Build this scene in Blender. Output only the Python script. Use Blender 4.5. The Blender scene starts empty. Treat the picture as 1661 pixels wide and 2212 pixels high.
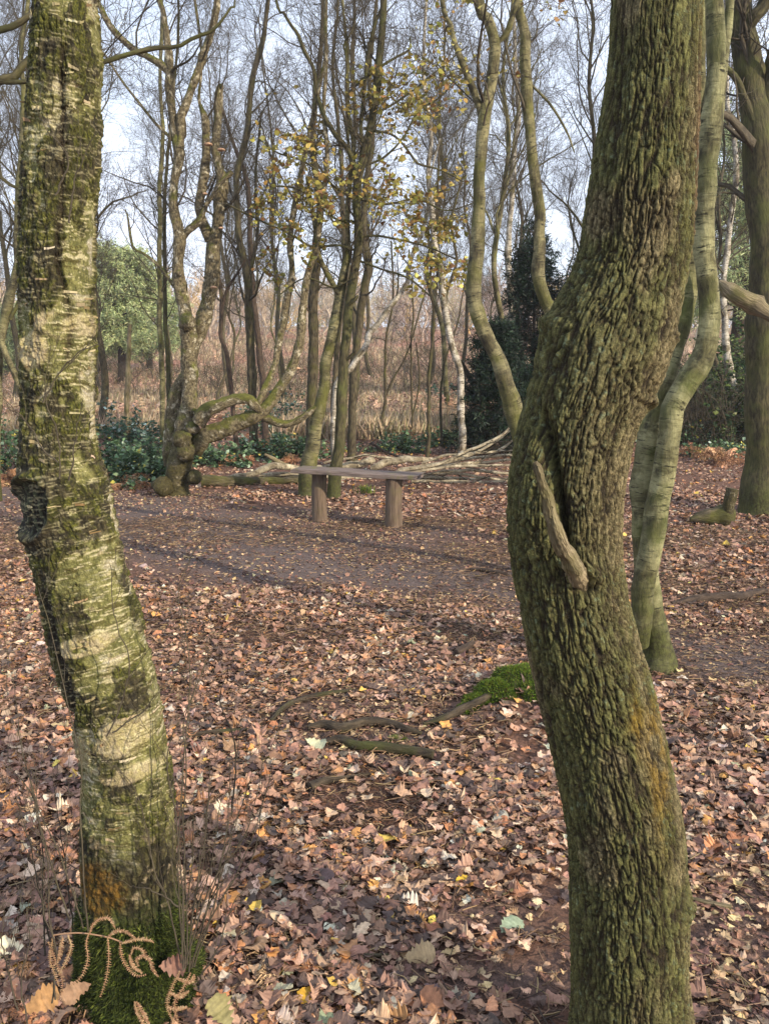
import bpy, math, random
import numpy as np
R_ = math.radians
# ---------------------------------------------------------------- camera, sky, sun
scn = bpy.context.scene
PITCH = R_(10.2); CAMH = 1.5; FPX = 1900.0
cam_d = bpy.data.cameras.new("camera"); cam = bpy.data.objects.new("camera", cam_d)
scn.collection.objects.link(cam); scn.camera = cam
cam.location = (0, 0, CAMH); cam.rotation_euler = (R_(90) - PITCH, 0, 0)
cam_d.sensor_fit = 'VERTICAL'; cam_d.sensor_height = 24.0; cam_d.lens = 24.0 * FPX / 2212.0
cam_d.clip_start = 0.05; cam_d.clip_end = 3000
SUN_EL = 24.0; SUN_AZ = 130.0     # azimuth clockwise from +Y (view direction): to the right, a little behind the camera
w = bpy.data.worlds.new("World"); scn.world = w; w.use_nodes = True
nt = w.node_tree; nt.nodes.clear()
o_ = nt.nodes.new('ShaderNodeOutputWorld'); bg = nt.nodes.new('ShaderNodeBackground')
sky = nt.nodes.new('ShaderNodeTexSky'); sky.sky_type = 'NISHITA'; sky.sun_disc = False
sky.sun_elevation = R_(SUN_EL); sky.sun_rotation = R_(SUN_AZ)
sky.air_density = 1.0; sky.dust_density = 2.0; sky.ozone_density = 1.5
# thin high cloud veil over the blue
tc = nt.nodes.new('ShaderNodeTexCoord'); mp = nt.nodes.new('ShaderNodeMapping'); mp.inputs['Scale'].default_value = (1.2, 1.2, 4.0)
nz = nt.nodes.new('ShaderNodeTexNoise'); nz.inputs['Scale'].default_value = 1.6; nz.inputs['Detail'].default_value = 6
rp = nt.nodes.new('ShaderNodeValToRGB'); rp.color_ramp.elements[0].position = 0.35; rp.color_ramp.elements[1].position = 0.7
rp.color_ramp.elements[0].color = (0.5, 0.5, 0.5, 1); rp.color_ramp.elements[1].color = (0.95, 0.95, 0.95, 1)
mx = nt.nodes.new('ShaderNodeMix'); mx.data_type = 'RGBA'; mx.inputs['B'].default_value = (9.0, 9.8, 11.6, 1)
nt.links.new(tc.outputs['Generated'], mp.inputs['Vector']); nt.links.new(mp.outputs[0], nz.inputs['Vector'])
nt.links.new(nz.outputs['Fac'], rp.inputs['Fac']); nt.links.new(rp.outputs['Color'], mx.inputs['Factor'])
nt.links.new(sky.outputs[0], mx.inputs['A']); nt.links.new(mx.outputs['Result'], bg.inputs['Color'])
bg.inputs['Strength'].default_value = 0.11
nt.links.new(bg.outputs[0], o_.inputs['Surface'])
sd = bpy.data.lights.new("sun", 'SUN'); so = bpy.data.objects.new("sun", sd); scn.collection.objects.link(so)
sd.energy = 4.2; sd.angle = R_(0.6); sd.color = (1.0, 0.86, 0.66)
so.rotation_euler = (R_(90 - SUN_EL), 0, R_(180 - SUN_AZ)); so.location = (20, -10, 20)
vs = scn.view_settings; vs.view_transform = 'Standard'; vs.look = 'None'; vs.gamma = 1.0; vs.use_curve_mapping = False
vs.exposure = 0.6
# ---------------------------------------------------------------- numpy helpers
rng = np.random.default_rng(7)
def srgb(*c):
    c = np.array(c, float) / 255.0
    return np.where(c <= 0.04045, c / 12.92, ((c + 0.055) / 1.055) ** 2.4)
def hsh(i, j, k, s):
    n = (i.astype(np.int64) * 374761393 + j.astype(np.int64) * 668265263 + k.astype(np.int64) * 2147483647 + s * 1274126177) & 0xffffffff
    n = ((n ^ (n >> 13)) * 1274126177) & 0xffffffff
    n = ((n ^ (n >> 15)) * 2246822519) & 0xffffffff
    n = n ^ (n >> 16)
    return (n & 0xffffff) / float(0xffffff)
def vnoise(P, s=0):
    I = np.floor(P); F = P - I; F = F * F * (3 - 2 * F); I = I.astype(np.int64); r = 0
    for a in (0, 1):
        for b in (0, 1):
            for c in (0, 1):
                wgt = (F[..., 0] if a else 1 - F[..., 0]) * (F[..., 1] if b else 1 - F[..., 1]) * (F[..., 2] if c else 1 - F[..., 2])
                r = r + wgt * hsh(I[..., 0] + a, I[..., 1] + b, I[..., 2] + c, s)
    return r
def fbm(P, o=4, s=0, g=0.5):
    P = np.asarray(P, float); a = 1.0; t = 0; r = 0
    for q in range(o):
        r = r + a * vnoise(P * (2 ** q) + q * 17.3, s + q); t += a; a *= g
    return r / t
def voro(P, s=0):
    I = np.floor(P).astype(np.int64); f1 = np.full(P.shape[:-1], 9.0); f2 = f1.copy(); idd = np.zeros(P.shape[:-1])
    for a in (-1, 0, 1):
        for b in (-1, 0, 1):
            for c in (-1, 0, 1):
                i, j, k = I[..., 0] + a, I[..., 1] + b, I[..., 2] + c
                d = np.sqrt((i + hsh(i, j, k, s) - P[..., 0]) ** 2 + (j + hsh(i, j, k, s + 1) - P[..., 1]) ** 2 + (k + hsh(i, j, k, s + 2) - P[..., 2]) ** 2)
                m = d < f1
                f2 = np.where(m, f1, np.minimum(f2, d)); f1 = np.where(m, d, f1); idd = np.where(m, hsh(i, j, k, s + 3), idd)
    return f1, f2, idd
def ss(a, b, x):
    t = np.clip((x - a) / (b - a), 0, 1); return t * t * (3 - 2 * t)
def lerp(a, b, t):
    t = np.asarray(t)[..., None]; return a * (1 - t) + b * t
def nrm(v): return v / np.maximum(np.linalg.norm(v, axis=-1, keepdims=True), 1e-9)
# ---------------------------------------------------------------- where things stand (picture units: 1661 x 2212)
FW = np.array([0, math.cos(PITCH), -math.sin(PITCH)]); UP = np.array([0, math.sin(PITCH), math.cos(PITCH)])
def ray(px, py):
    px = np.asarray(px, float); py = np.asarray(py, float)
    return FW + ((px - 830.5) / FPX)[..., None] * np.array([1., 0, 0]) - ((py - 1106) / FPX)[..., None] * UP
def at(px, py, Y):
    d = ray(px, py); t = Y / d[..., 1]
    return np.array([0, 0, CAMH]) + d * np.asarray(t)[..., None]
def gnd(px, py):
    d = ray(px, py); t = CAMH / -d[..., 2]
    return np.array([0, 0, CAMH]) + d * np.asarray(t)[..., None]
def mpp(px, py, Y): return Y / ray(px, py)[..., 1] / FPX      # metres per picture unit
def depth_y(py): return gnd(830.5, py)[1]
def proj(P):
    d = P - np.array([0, 0, CAMH]); z = d @ FW
    return 830.5 + FPX * d[..., 0] / z, 1106 - FPX * (d @ UP) / z
def seg_d(X, Y, pts):
    r = np.full(np.shape(X), 1e9)
    for (x0, y0), (x1, y1) in zip(pts[:-1], pts[1:]):
        dx, dy = x1 - x0, y1 - y0; t = np.clip(((X - x0) * dx + (Y - y0) * dy) / (dx * dx + dy * dy), 0, 1)
        r = np.minimum(r, np.hypot(X - x0 - t * dx, Y - y0 - t * dy))
    return r
def terrain(x, y):
    P = np.stack([x, y, 0 * x], -1)
    z = 0.05 * (fbm(P * 0.9, 3, 5) - 0.5) * ss(1.5, 4, y) + 0.25 * (fbm(P * 0.12, 2, 6) - 0.5) * ss(12, 25, y)
    z = z + 4.6 * ss(26, 112, y) + 6 * ss(120, 600, y)
    m = gnd(1125, 1535)
    z = z + 0.10 * np.exp(-(((x - m[0] - .03) / 0.32) ** 2 + ((y - m[1] - .1) / 0.22) ** 2))
    return z
def bare(x, y):      # 1 = trodden soil with few leaves
    X, Yp = proj(np.stack([x, y, 0 * x], -1))
    n = fbm(np.stack([x * 0.9, y * 0.9, 0 * x + 3], -1), 4, 11) - 0.5
    def ell(cx, cy, rx, ry, rot=0.0):
        c, s = math.cos(rot), math.sin(rot); a = (X - cx) * c + (Yp - cy) * s; b = -(X - cx) * s + (Yp - cy) * c
        return 1 - ss(0.35, 1.35, np.sqrt((a / rx) ** 2 + (b / ry) ** 2) + n * 2.0)
    m = np.maximum.reduce([ell(430, 1160, 560, 88, 0.10), ell(880, 1250, 380, 66, 0.14), ell(100, 1130, 320, 76, 0), ell(1130, 1310, 200, 35, 0.15),
                           ell(1600, 1410, 190, 62, 0.1), ell(760, 1530, 330, 22, 0.03) * .65, ell(1120, 1990, 160, 30, 0.1) * .7, ell(1080, 2110, 240, 45, 0.1) * .6,
                           ell(1600, 2060, 120, 150, 0) * .55, ell(300, 1500, 200, 30, 0) * .5, ell(760, 1215, 150, 40, 0) * .8, .85 * (1 - ss(10, 30, seg_d(X, Yp, [(665, 1578), (740, 1582), (790, 1570), (910, 1590)]))), .85 * (1 - ss(10, 26, seg_d(X, Yp, [(700, 1610), (770, 1620), (935, 1640)]))), .7 * (1 - ss(8, 22, seg_d(X, Yp, [(585, 1560), (620, 1530), (680, 1510), (760, 1496)]))), .8 * (1 - ss(8, 26, seg_d(X, Yp, [(1060, 1528), (1000, 1550), (915, 1572)]))), .7 * (1 - ss(6, 20, seg_d(X, Yp, [(668, 1712), (740, 1688)])))])
    return np.where(y > 0.5, m, 0) * 1.0
# ---------------------------------------------------------------- objects
COL = scn.collection
def tag(o, label=None, cat=None, group=None, kind=None):
    if label: o['label'] = label
    if cat: o['category'] = cat
    if group: o['group'] = group
    if kind: o['kind'] = kind
    return o
def empty(name, loc, label, cat, group=None):
    o = bpy.data.objects.new(name, None); COL.objects.link(o); o.location = tuple(float(v) for v in loc); o.empty_display_size = .1
    return tag(o, label, cat, group)
class MB:
    def __init__(s): s.V = []; s.Q = []; s.T = []; s.A = {}; s.n = 0
    def add(s, V, Q=None, T=None, **at):
        V = np.asarray(V, float).reshape(-1, 3)
        if Q is not None and len(Q): s.Q.append(np.asarray(Q, np.int64).reshape(-1, 4) + s.n)
        if T is not None and len(T): s.T.append(np.asarray(T, np.int64).reshape(-1, 3) + s.n)
        for k, v in at.items(): s.A.setdefault(k, []).append((s.n, np.asarray(v, float)))
        s.V.append(V); s.n += len(V)
    def build(s, name, mat, parent=None, smooth=True):
        V = np.concatenate(s.V); Q = np.concatenate(s.Q) if s.Q else np.zeros((0, 4), np.int64); T = np.concatenate(s.T) if s.T else np.zeros((0, 3), np.int64)
        if parent is not None: V = V - np.array(parent.location)[None]
        me = bpy.data.meshes.new(name); me.vertices.add(len(V)); me.vertices.foreach_set('co', V.astype(np.float32).ravel())
        L = np.concatenate([Q.ravel(), T.ravel()]); me.loops.add(len(L)); me.loops.foreach_set('vertex_index', L.astype(np.int32))
        nf = len(Q) + len(T); me.polygons.add(nf)
        st = np.concatenate([np.arange(len(Q)) * 4, len(Q) * 4 + np.arange(len(T)) * 3]).astype(np.int32)
        me.polygons.foreach_set('loop_start', st)
        me.update(calc_edges=True)
        me.polygons.foreach_set('use_smooth', np.full(nf, smooth))
        for k, parts in s.A.items():
            d = parts[0][1].shape[-1] if parts[0][1].ndim > 1 else 1
            full = np.zeros((len(V), 4 if (d == 3 and k == 'col') else d)); 
            if k == 'col': full[:, 3] = 1
            for n0, v in parts:
                if d == 1: full[n0:n0 + len(v), 0] = v
                else: full[n0:n0 + len(v), :d] = v
            ty = {1: 'FLOAT', 3: 'FLOAT_VECTOR', 4: 'FLOAT_COLOR'}[full.shape[1]]
            a = me.attributes.new(k, ty, 'POINT')
            a.data.foreach_set({'FLOAT': 'value', 'FLOAT_VECTOR': 'vector', 'FLOAT_COLOR': 'color'}[ty], full.astype(np.float32).ravel())
        me.materials.append(mat)
        o = bpy.data.objects.new(name, me); COL.objects.link(o)
        if parent is not None: o.parent = parent
        return o
def sweep(mb, P, Rr, ns, ref=None, noise=0.0, nsc=9.0, cap=False, extra=None, ell=1.0):
    """tubes along P[n,k,3] with radii Rr[n,k]; attribute bk = seamless bark coordinates in metres"""
    P = np.asarray(P, float); Rr = np.asarray(Rr, float)
    if P.ndim == 2: P = P[None]; Rr = Rr[None]
    n, k, _ = P.shape
    T = np.empty_like(P); T[:, 1:-1] = P[:, 2:] - P[:, :-2]; T[:, 0] = P[:, 1] - P[:, 0]; T[:, -1] = P[:, -1] - P[:, -2]; T = nrm(T)
    if ref is None:
        c = nrm(P[:, -1] - P[:, 0]); r0 = rng.normal(size=(n, 3)); ref = nrm(np.cross(c, r0))
    ref = np.broadcast_to(np.asarray(ref, float), (n, 3))[:, None, :]
    N = nrm(ref - (ref * T).sum(-1, keepdims=True) * T); B = np.cross(T, N)
    th = np.arange(ns) * 2 * math.pi / ns
    D = np.cos(th)[None, None, :, None] * N[:, :, None] + ell * np.sin(th)[None, None, :, None] * B[:, :, None]
    S = np.concatenate([np.zeros((n, 1)), np.cumsum(np.linalg.norm(np.diff(P, axis=1), axis=-1), 1)], 1)
    rm = Rr.mean(1)[:, None, None]
    off = (np.arange(n) * 3.7)[:, None, None]
    bk = np.stack(np.broadcast_arrays(np.cos(th)[None, None] * rm + off, np.sin(th)[None, None] * rm, S[:, :, None] + off), -1)
    rr = Rr[:, :, None] * np.ones(ns)
    if noise:
        rr = rr * (1 + noise * 2 * (fbm(bk * nsc * np.array([1, 1, .7]), 3, int(abs(P[0, 0, 0]) * 97) % 50) - .5))
    V = P[:, :, None] + D * rr[..., None]
    i = np.arange(k - 1)[:, None] * ns; j = np.arange(ns)[None]; jn = (j + 1) % ns
    q = np.stack([i + j, i + jn, i + ns + jn, i + ns + j], -1).reshape(-1, 4)
    Q = (np.arange(n) * k * ns)[:, None, None] + q[None]
    at_ = dict(bk=bk.reshape(-1, 3))
    if extra is not None: at_['col'] = np.repeat(extra, k * ns, 0) if len(extra) == n else extra
    mb.add(V.reshape(-1, 3), Q.reshape(-1, 4), **at_)
    if cap:
        for e, (row, tv) in enumerate(((0, -T[:, 0]), (k - 1, T[:, -1]))):
            for a in range(n):
                ring = V[a, row]; c0 = P[a, row] + tv[a] * Rr[a, row] * .06
                inner = P[a, row] + (ring - P[a, row]) * .5 + tv[a] * Rr[a, row] * .04
                vv = np.concatenate([ring, inner, c0[None]])
                jj = np.arange(ns); jn_ = (jj + 1) % ns
                qq = np.stack([jj, jn_, ns + jn_, ns + jj], -1); tt = np.stack([ns + jj, ns + jn_, np.full(ns, 2 * ns)], -1)
                if e == 0: qq = qq[:, ::-1]; tt = tt[:, ::-1]
                mb.add(vv, qq, tt, bk=np.tile(bk[a, row, 0], (len(vv), 1)))
def cr(pts, m):
    """Catmull-Rom resample of rows pts[n,d] to m samples, even in length"""
    p = np.asarray(pts, float); n = len(p); q = np.vstack([2 * p[0] - p[1], p, 2 * p[-1] - p[-2]]); out = []
    for i in range(n - 1):
        t = np.linspace(0, 1, 24, endpoint=False)[:, None]; a, b, c, d = q[i], q[i + 1], q[i + 2], q[i + 3]
        out.append(.5 * ((2 * b) + (-a + c) * t + (2 * a - 5 * b + 4 * c - d) * t * t + (-a + 3 * b - 3 * c + d) * t ** 3))
    out.append(p[-1:]); o = np.concatenate(out)
    L = np.concatenate([[0], np.cumsum(np.linalg.norm(np.diff(o[:, :3], axis=0), axis=1))]); s = np.linspace(0, L[-1], m)
    return np.stack([np.interp(s, L, o[:, c]) for c in range(o.shape[1])], 1)
def spawn(P, R, m, ln, spread=0.8, up=0.25, wob=0.25, k=6, tmin=0.15, rfac=0.5, rmin=0.0015, rng=rng, grav=0.0):
    """m children on each parent P[n,k,3]; returns P2[n*m,k,3], R2"""
    n, kk, _ = P.shape
    t = tmin + (1 - tmin) * ((np.arange(m)[None] + rng.random((n, m))) / m); x = t * (kk - 1); i = np.clip(x.astype(int), 0, kk - 2); f = (x - i)[..., None]
    a = np.arange(n)[:, None]
    S = P[a, i] * (1 - f) + P[a, i + 1] * f; Tn = nrm(P[a, i + 1] - P[a, i]); r = R[a, i] * (1 - f[..., 0]) + R[a, i + 1] * f[..., 0]
    side = nrm(np.cross(Tn, rng.normal(size=(n, m, 3)))); sp = spread * (0.7 + 0.6 * rng.random((n, m, 1)))
    D = nrm(Tn * np.cos(sp) + side * np.sin(sp) + np.array([0, 0, up]))
    S = S.reshape(-1, 3); D = D.reshape(-1, 3); N = n * m
    par = np.repeat(np.linalg.norm(P[:, -1] - P[:, 0], axis=1), m)
    L = (ln if np.ndim(ln) else ln * np.ones(N)) * (0.55 + 0.9 * rng.random(N)) * (1.15 - 0.6 * t.ravel())
    st = (L / (k - 1))[:, None]; out = [S]; d = D
    for q in range(k - 1):
        d = nrm(d + rng.normal(size=(N, 3)) * wob + np.array([0, 0, up * .12 - grav])); out.append(out[-1] + d * st)
    P2 = np.stack(out, 1)
    r0 = np.maximum(r.ravel() * rfac * (0.6 + .5 * rng.random(N)), rmin)
    R2 = np.maximum(r0[:, None] * np.linspace(1, .3, k)[None], rmin * .7)
    return P2, R2
# ---------------------------------------------------------------- materials
class N:
    def __init__(s, name):
        s.m = bpy.data.materials.new(name); s.m.use_nodes = True; s.t = s.m.node_tree; s.b = s.t.nodes['Principled BSDF']
        s.b.inputs['Roughness'].default_value = 0.85; s.b.inputs['Specular IOR Level'].default_value = 0.25
    def n(s, ty, **kw):
        q = s.t.nodes.new(ty)
        for k, v in kw.items():
            if k in q.inputs: q.inputs[k].default_value = v
            else: setattr(q, k, v)
        return q
    def l(s, a, b): s.t.links.new(a, b)
    def attr(s, name): return s.n('ShaderNodeAttribute', attribute_name=name).outputs
    def map(s, v, sc):
        q = s.n('ShaderNodeMapping'); q.inputs['Scale'].default_value = sc; s.l(v, q.inputs['Vector']); return q.outputs[0]
    def noise(s, v, sc, det=4, rough=.55):
        q = s.n('ShaderNodeTexNoise'); q.inputs['Scale'].default_value = sc; q.inputs['Detail'].default_value = det; q.inputs['Roughness'].default_value = rough; s.l(v, q.inputs['Vector']); return q.outputs['Fac']
    def ramp(s, f, a, b, ca=(0, 0, 0, 1), cb=(1, 1, 1, 1)):
        q = s.n('ShaderNodeValToRGB'); q.color_ramp.elements[0].position = a; q.color_ramp.elements[1].position = b
        q.color_ramp.elements[0].color = ca; q.color_ramp.elements[1].color = cb; s.l(f, q.inputs['Fac']); return q.outputs['Color']
    def mix(s, f, a, b, bt='MIX'):
        q = s.n('ShaderNodeMix', data_type='RGBA', blend_type=bt)
        for i, v in (('Factor', f), ('A', a), ('B', b)):
            if hasattr(v, 'links') or hasattr(v, 'is_output'): s.l(v, q.inputs[i])
            else: q.inputs[i].default_value = v if i == 'Factor' else (*v, 1) if len(v) == 3 else v
        return q.outputs['Result']
    def bump(s, h, st, dist):
        q = s.n('ShaderNodeBump'); q.inputs['Strength'].default_value = st; q.inputs['Distance'].default_value = dist; s.l(h, q.inputs['Height'])
        s.l(q.outputs[0], s.b.inputs['Normal'])
    def out(s, c): s.l(c, s.b.inputs['Base Color']); return s.m
def T3(*c): return tuple(float(v) for v in srgb(*c))
def a_dk(d, b): return tuple(float(v) for v in srgb(*d) * .5 + srgb(*b) * .5)
def bark_mat(name, base, dark, moss, mossamt=.5, zs=.25, sc=60, birch=False, white=(190, 182, 160), bumpd=.012, foot=False):
    a = N(name); v = a.attr('bk')['Vector']; pos = a.n('ShaderNodeNewGeometry').outputs['Position']
    fib = a.noise(a.map(v, (1, 1, zs)), sc, 5, .65)
    c = a.mix(a.ramp(fib, .38, .62), T3(*dark), T3(*base))
    big = a.noise(a.map(v, (1, 1, .5)), 9, 6)
    if birch:
        st = a.noise(a.map(v, (1, 1, 6)), 16, 5, .7)       # horizontal papery bands
        wc = a.mix(a.ramp(st, .30, .50), a_dk(dark, base), T3(*white)); wc = a.mix(a.ramp(a.noise(v, 45, 4, .7), .4, .6), a.mix(.45, wc, T3(*base)), wc)
        wc = a.mix(a.ramp(a.noise(a.map(v, (.6, .6, 2.2)), 26, 5, .7), .56, .63), wc, T3(*[q_ * .8 for q_ in dark]))
        pt = a.noise(a.map(v, (1, 1, .8)), 9, 5, .65)
        c = a.mix(a.ramp(pt, .42, .54), c, wc)
    mo = a.noise(pos, 5, 5, .6)
    lo = 0.72 - mossamt * .5
    c = a.mix(a.ramp(mo, lo, lo + .18), c, a.mix(a.ramp(fib, .3, .7), tuple(x * .6 for x in T3(*moss)), T3(*moss)))
    c = a.mix(a.ramp(big, .42, .58), a.mix(.45, c, T3(*dark)), c)
    if foot:      # moss and damp dark bark on the lowest part of a trunk
        sp = a.n('ShaderNodeSeparateXYZ'); a.l(pos, sp.inputs[0]); md = a.n('ShaderNodeMath', operation='MULTIPLY_ADD'); a.l(sp.outputs['Z'], md.inputs[0]); md.inputs[1].default_value = -.55; a.l(a.noise(pos, 6, 5, .7), md.inputs[2])
        c = a.mix(a.ramp(md.outputs[0], .20, .50, (0, 0, 0, 1), (.85, .85, .85, 1)), c, a.mix(a.ramp(a.noise(pos, 45, 4, .7), .35, .65), T3(40, 38, 24), T3(78, 82, 40)))
    a.bump(fib, .9, bumpd)
    return a.out(c)
M = {}
M['birch_pale'] = bark_mat('pale_birch_bark', (98, 94, 62), (48, 46, 32), (90, 96, 50), .50, birch=True, white=(146, 144, 106), foot=True)
M['birch_mid'] = bark_mat('birch_bark', (88, 82, 58), (46, 42, 32), (98, 98, 50), .5, birch=True, white=(140, 134, 98), foot=True)
M['birch_white'] = bark_mat('white_birch_bark', (140, 130, 108), (66, 58, 48), (120, 120, 70), .32, birch=True, white=(206, 200, 186))
M['oak_mid'] = bark_mat('green_oak_bark', (92, 86, 60), (46, 42, 30), (86, 88, 48), .55, zs=.2, foot=True)
M['dark_bark'] = bark_mat('dark_bark', (88, 74, 62), (48, 40, 35), (88, 88, 50), .25)
M['grey_bark'] = bark_mat('grey_bark', (94, 86, 66), (50, 44, 34), (88, 86, 50), .48)
M['far_bark'] = bark_mat('far_bark', (98, 90, 70), (62, 55, 43), (92, 90, 56), .5)
M['twig'] = bark_mat('twig_bark', (92, 84, 68), (60, 54, 45), (106, 100, 68), .3)
M['mossy'] = bark_mat('mossy_bark', (112, 102, 80), (50, 44, 34), (92, 92, 44), .62, bumpd=.02)
a = N('gnarled_bark'); v = a.attr('bk')['Vector']; geo = a.n('ShaderNodeNewGeometry').outputs
f = a.noise(a.map(v, (1, 1, .5)), 70, 5, .7); q = a.noise(a.map(v, (1, 1, .7)), 16, 6, .7); c = a.mix(a.ramp(f, .38, .6), T3(58, 50, 38), T3(124, 114, 88)); c = a.mix(a.ramp(q, .55, .61), c, a.mix(a.ramp(f, .3, .55), T3(90, 82, 66), T3(184, 176, 152)))
sp = a.n('ShaderNodeSeparateXYZ'); a.l(geo['Normal'], sp.inputs[0]); md = a.n('ShaderNodeMath', operation='MULTIPLY_ADD'); a.l(sp.outputs['Z'], md.inputs[0]); md.inputs[1].default_value = .30; a.l(a.noise(geo['Position'], 7, 5, .65), md.inputs[2])
c = a.mix(a.ramp(md.outputs[0], .54, .66), c, a.mix(a.ramp(f, .3, .7), T3(62, 64, 28), T3(106, 106, 50))); sp2 = a.n('ShaderNodeSeparateXYZ'); a.l(geo['Position'], sp2.inputs[0]); md2 = a.n('ShaderNodeMath', operation='MULTIPLY_ADD'); a.l(sp2.outputs['Z'], md2.inputs[0]); md2.inputs[1].default_value = -.30; a.l(a.noise(geo['Position'], 6, 5, .7), md2.inputs[2]); c = a.mix(a.ramp(md2.outputs[0], .24, .42), c, a.mix(a.ramp(f, .3, .7), T3(36, 33, 22), T3(84, 78, 46))); a.bump(f, 1.0, .02); M['gnarl'] = a.out(c)
M['root'] = bark_mat('root_bark', (88, 77, 62), (44, 38, 31), (74, 78, 38), .42, bumpd=.015)
M['log'] = bark_mat('log_bark', (158, 146, 120), (84, 74, 60), (124, 122, 78), .15, birch=True, white=(196, 186, 160))
M['deadwood'] = bark_mat('dead_wood', (158, 144, 114), (84, 74, 56), (106, 104, 54), .45, zs=.08, sc=120)
a = N('cut_wood'); M['cut'] = a.out(a.mix(a.ramp(a.noise(a.n('ShaderNodeNewGeometry').outputs['Position'], 40), .3, .7), T3(168, 148, 120), T3(222, 206, 180)))
def colmat(name, rough=.75, transl=0.0, fine=None, bump=0.0, spec=.25, fsc=350):
    a = N(name); c = a.attr('col')['Color']
    if fine:
        f = a.noise(a.n('ShaderNodeNewGeometry').outputs['Position'], fsc, 3, .6)
        c = a.mix(a.ramp(f, .25, .75), a.mix(fine, c, (0, 0, 0)), c)
        if bump: a.bump(f, 1.0, bump)
    a.b.inputs['Roughness'].default_value = rough; a.b.inputs['Specular IOR Level'].default_value = spec
    a.out(c)
    if transl:
        tr = a.n('ShaderNodeBsdfTranslucent'); a.l(c, tr.inputs['Color']); ms = a.n('ShaderNodeMixShader'); ms.inputs[0].default_value = transl
        a.l(a.b.outputs[0], ms.inputs[1]); a.l(tr.outputs[0], ms.inputs[2]); a.l(ms.outputs[0], a.t.nodes['Material Output'].inputs['Surface'])
    return a.m
M['leaf'] = colmat('leaf', .6, .25)
M['litter'] = colmat('dry_leaf', .62, .12, .45, 0, .35, 90)
M['needle'] = colmat('needle', .55, .1)
M['hero'] = colmat('bark_close', .85, 0, .55, .004, .25, 330)
M['blade'] = colmat('moss_blade', .8, .2)
# ---------------------------------------------------------------- leaves
OAKW = {13: [.02, .06, .17, .13, .26, .20, .34, .25, .39, .29, .34, .24, .12], 9: [.02, .16, .15, .30, .23, .38, .28, .32, .12], 7: [.03, .18, .18, .36, .28, .35, .12], 5: [.03, .2, .32, .32, .12], 4: [.05, .27, .36, .14], 3: [.06, .34, .12]}
def leaf_shape(kind, st):
    t = np.linspace(0, 1, st)
    if kind == 'oak': wd = np.array(OAKW.get(st, OAKW[13]) if st in OAKW else np.interp(t, np.linspace(0, 1, 13), OAKW[13]))
    elif kind == 'maple': wd = np.interp(t, [0, .12, .22, .35, .45, .6, .7, .85, 1], [.04, .3, .16, .5, .24, .42, .2, .2, .03])
    else: wd = .36 * np.sin(math.pi * np.clip(t, .03, .97) ** .75) + .02
    return t, np.abs(wd)
def add_leaves(mb, C, size, col, kind='oak', st=9, tilt=.35, curl=.5, nrmv=None, rng=rng, wild=.0):
    n = len(C); t, wd = leaf_shape(kind, st); size = np.broadcast_to(size, (n,))
    cu = rng.normal(size=(n, 1, 1)) * curl * .8; cl = rng.normal(size=(n, 1)) * curl * .6
    x = np.array([-1., 0, 1])[None, None] * wd[None, :, None] * (.85 + .4 * rng.random((n, 1, 1)))
    x = x * (1 + .10 * rng.normal(size=(n, st, 3))) + .02 * rng.normal(size=(n, 1, 1)) + .10 * rng.normal(size=(n, 1, 1)) * ((t - .5) ** 2)[None, :, None] * 4 * .5
    y = np.broadcast_to((t - .5)[None, :, None], (n, st, 3)) + .012 * rng.normal(size=(n, st, 3)) + .10 * np.abs(x) * .5
    ph = rng.random((n, 1, 3)) * 6.28; wv = np.sin(ph + (t * 9 * (.6 + .8 * rng.random((n, 1))))[..., None])
    z = cu * x ** 2 * 2.2 + cl[..., None] * (y ** 2) * 1.3 + curl * .42 * wv * np.abs(x) + .08 * np.abs(x) * rng.choice([-1, 1], size=(n, 1, 1))
    L = np.stack([x, y, z], -1) * size[:, None, None, None]
    yaw = rng.random(n) * 2 * math.pi; tl = tilt * np.where(rng.random(n) < wild, 3.0, 1.0)[:, None]
    if nrmv is None: nn = nrm(np.concatenate([rng.normal(size=(n, 2)) * tl, np.ones((n, 1))], -1))
    else: nn = nrm(nrmv + rng.normal(size=(n, 3)) * tilt)
    a0 = np.stack([np.cos(yaw), np.sin(yaw), 0 * yaw + .01], -1); e1 = nrm(np.cross(nn, a0)); e2 = np.cross(nn, e1)
    V = C[:, None, None] + L[..., 0:1] * e1[:, None, None] + L[..., 1:2] * e2[:, None, None] + L[..., 2:3] * nn[:, None, None]
    i = np.arange(st - 1)[:, None] * 3; j = np.arange(2)[None]
    q = np.stack([i + j, i + j + 1, i + j + 4, i + j + 3], -1).reshape(-1, 4)
    Q = (np.arange(n) * st * 3)[:, None, None] + q[None]
    sh = 1 + .08 * rng.normal(size=(n, st * 3, 1)); cc = np.repeat(col[:, None], st * 3, 1) * np.clip(sh, .6, 1.4)
    cc[:, 1::3] *= 1.12 if st > 6 else 1.0
    mb.add(V.reshape(-1, 3), Q.reshape(-1, 4), col=cc.reshape(-1, 3))
def pick(pal, n, var=.15, rng=rng):
    c = np.array([srgb(*p[:3]) for p in pal]); wt = np.array([p[3] for p in pal], float); i = rng.choice(len(pal), n, p=wt / wt.sum())
    return np.clip(c[i] * np.exp(rng.normal(size=(n, 1)) * var) * (1 + rng.normal(size=(n, 3)) * .04), .004, .85)
LIT = [(178, 138, 113, 4.5), (159, 120, 98, 6), (137, 102, 85, 6), (110, 83, 72, 4.5), (198, 164, 138, 2.2), (182, 162, 144, 1.1), (174, 120, 84, 2), (192, 136, 78, .6), (204, 166, 82, .25), (152, 150, 122, .1), (196, 184, 162, .15), (84, 67, 60, 3.5)]
LIT = [(p[0] * 1.05 + 3, p[1] * 1.08 + 3, p[2] * 1.07 + 4, p[3]) for p in LIT]
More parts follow.
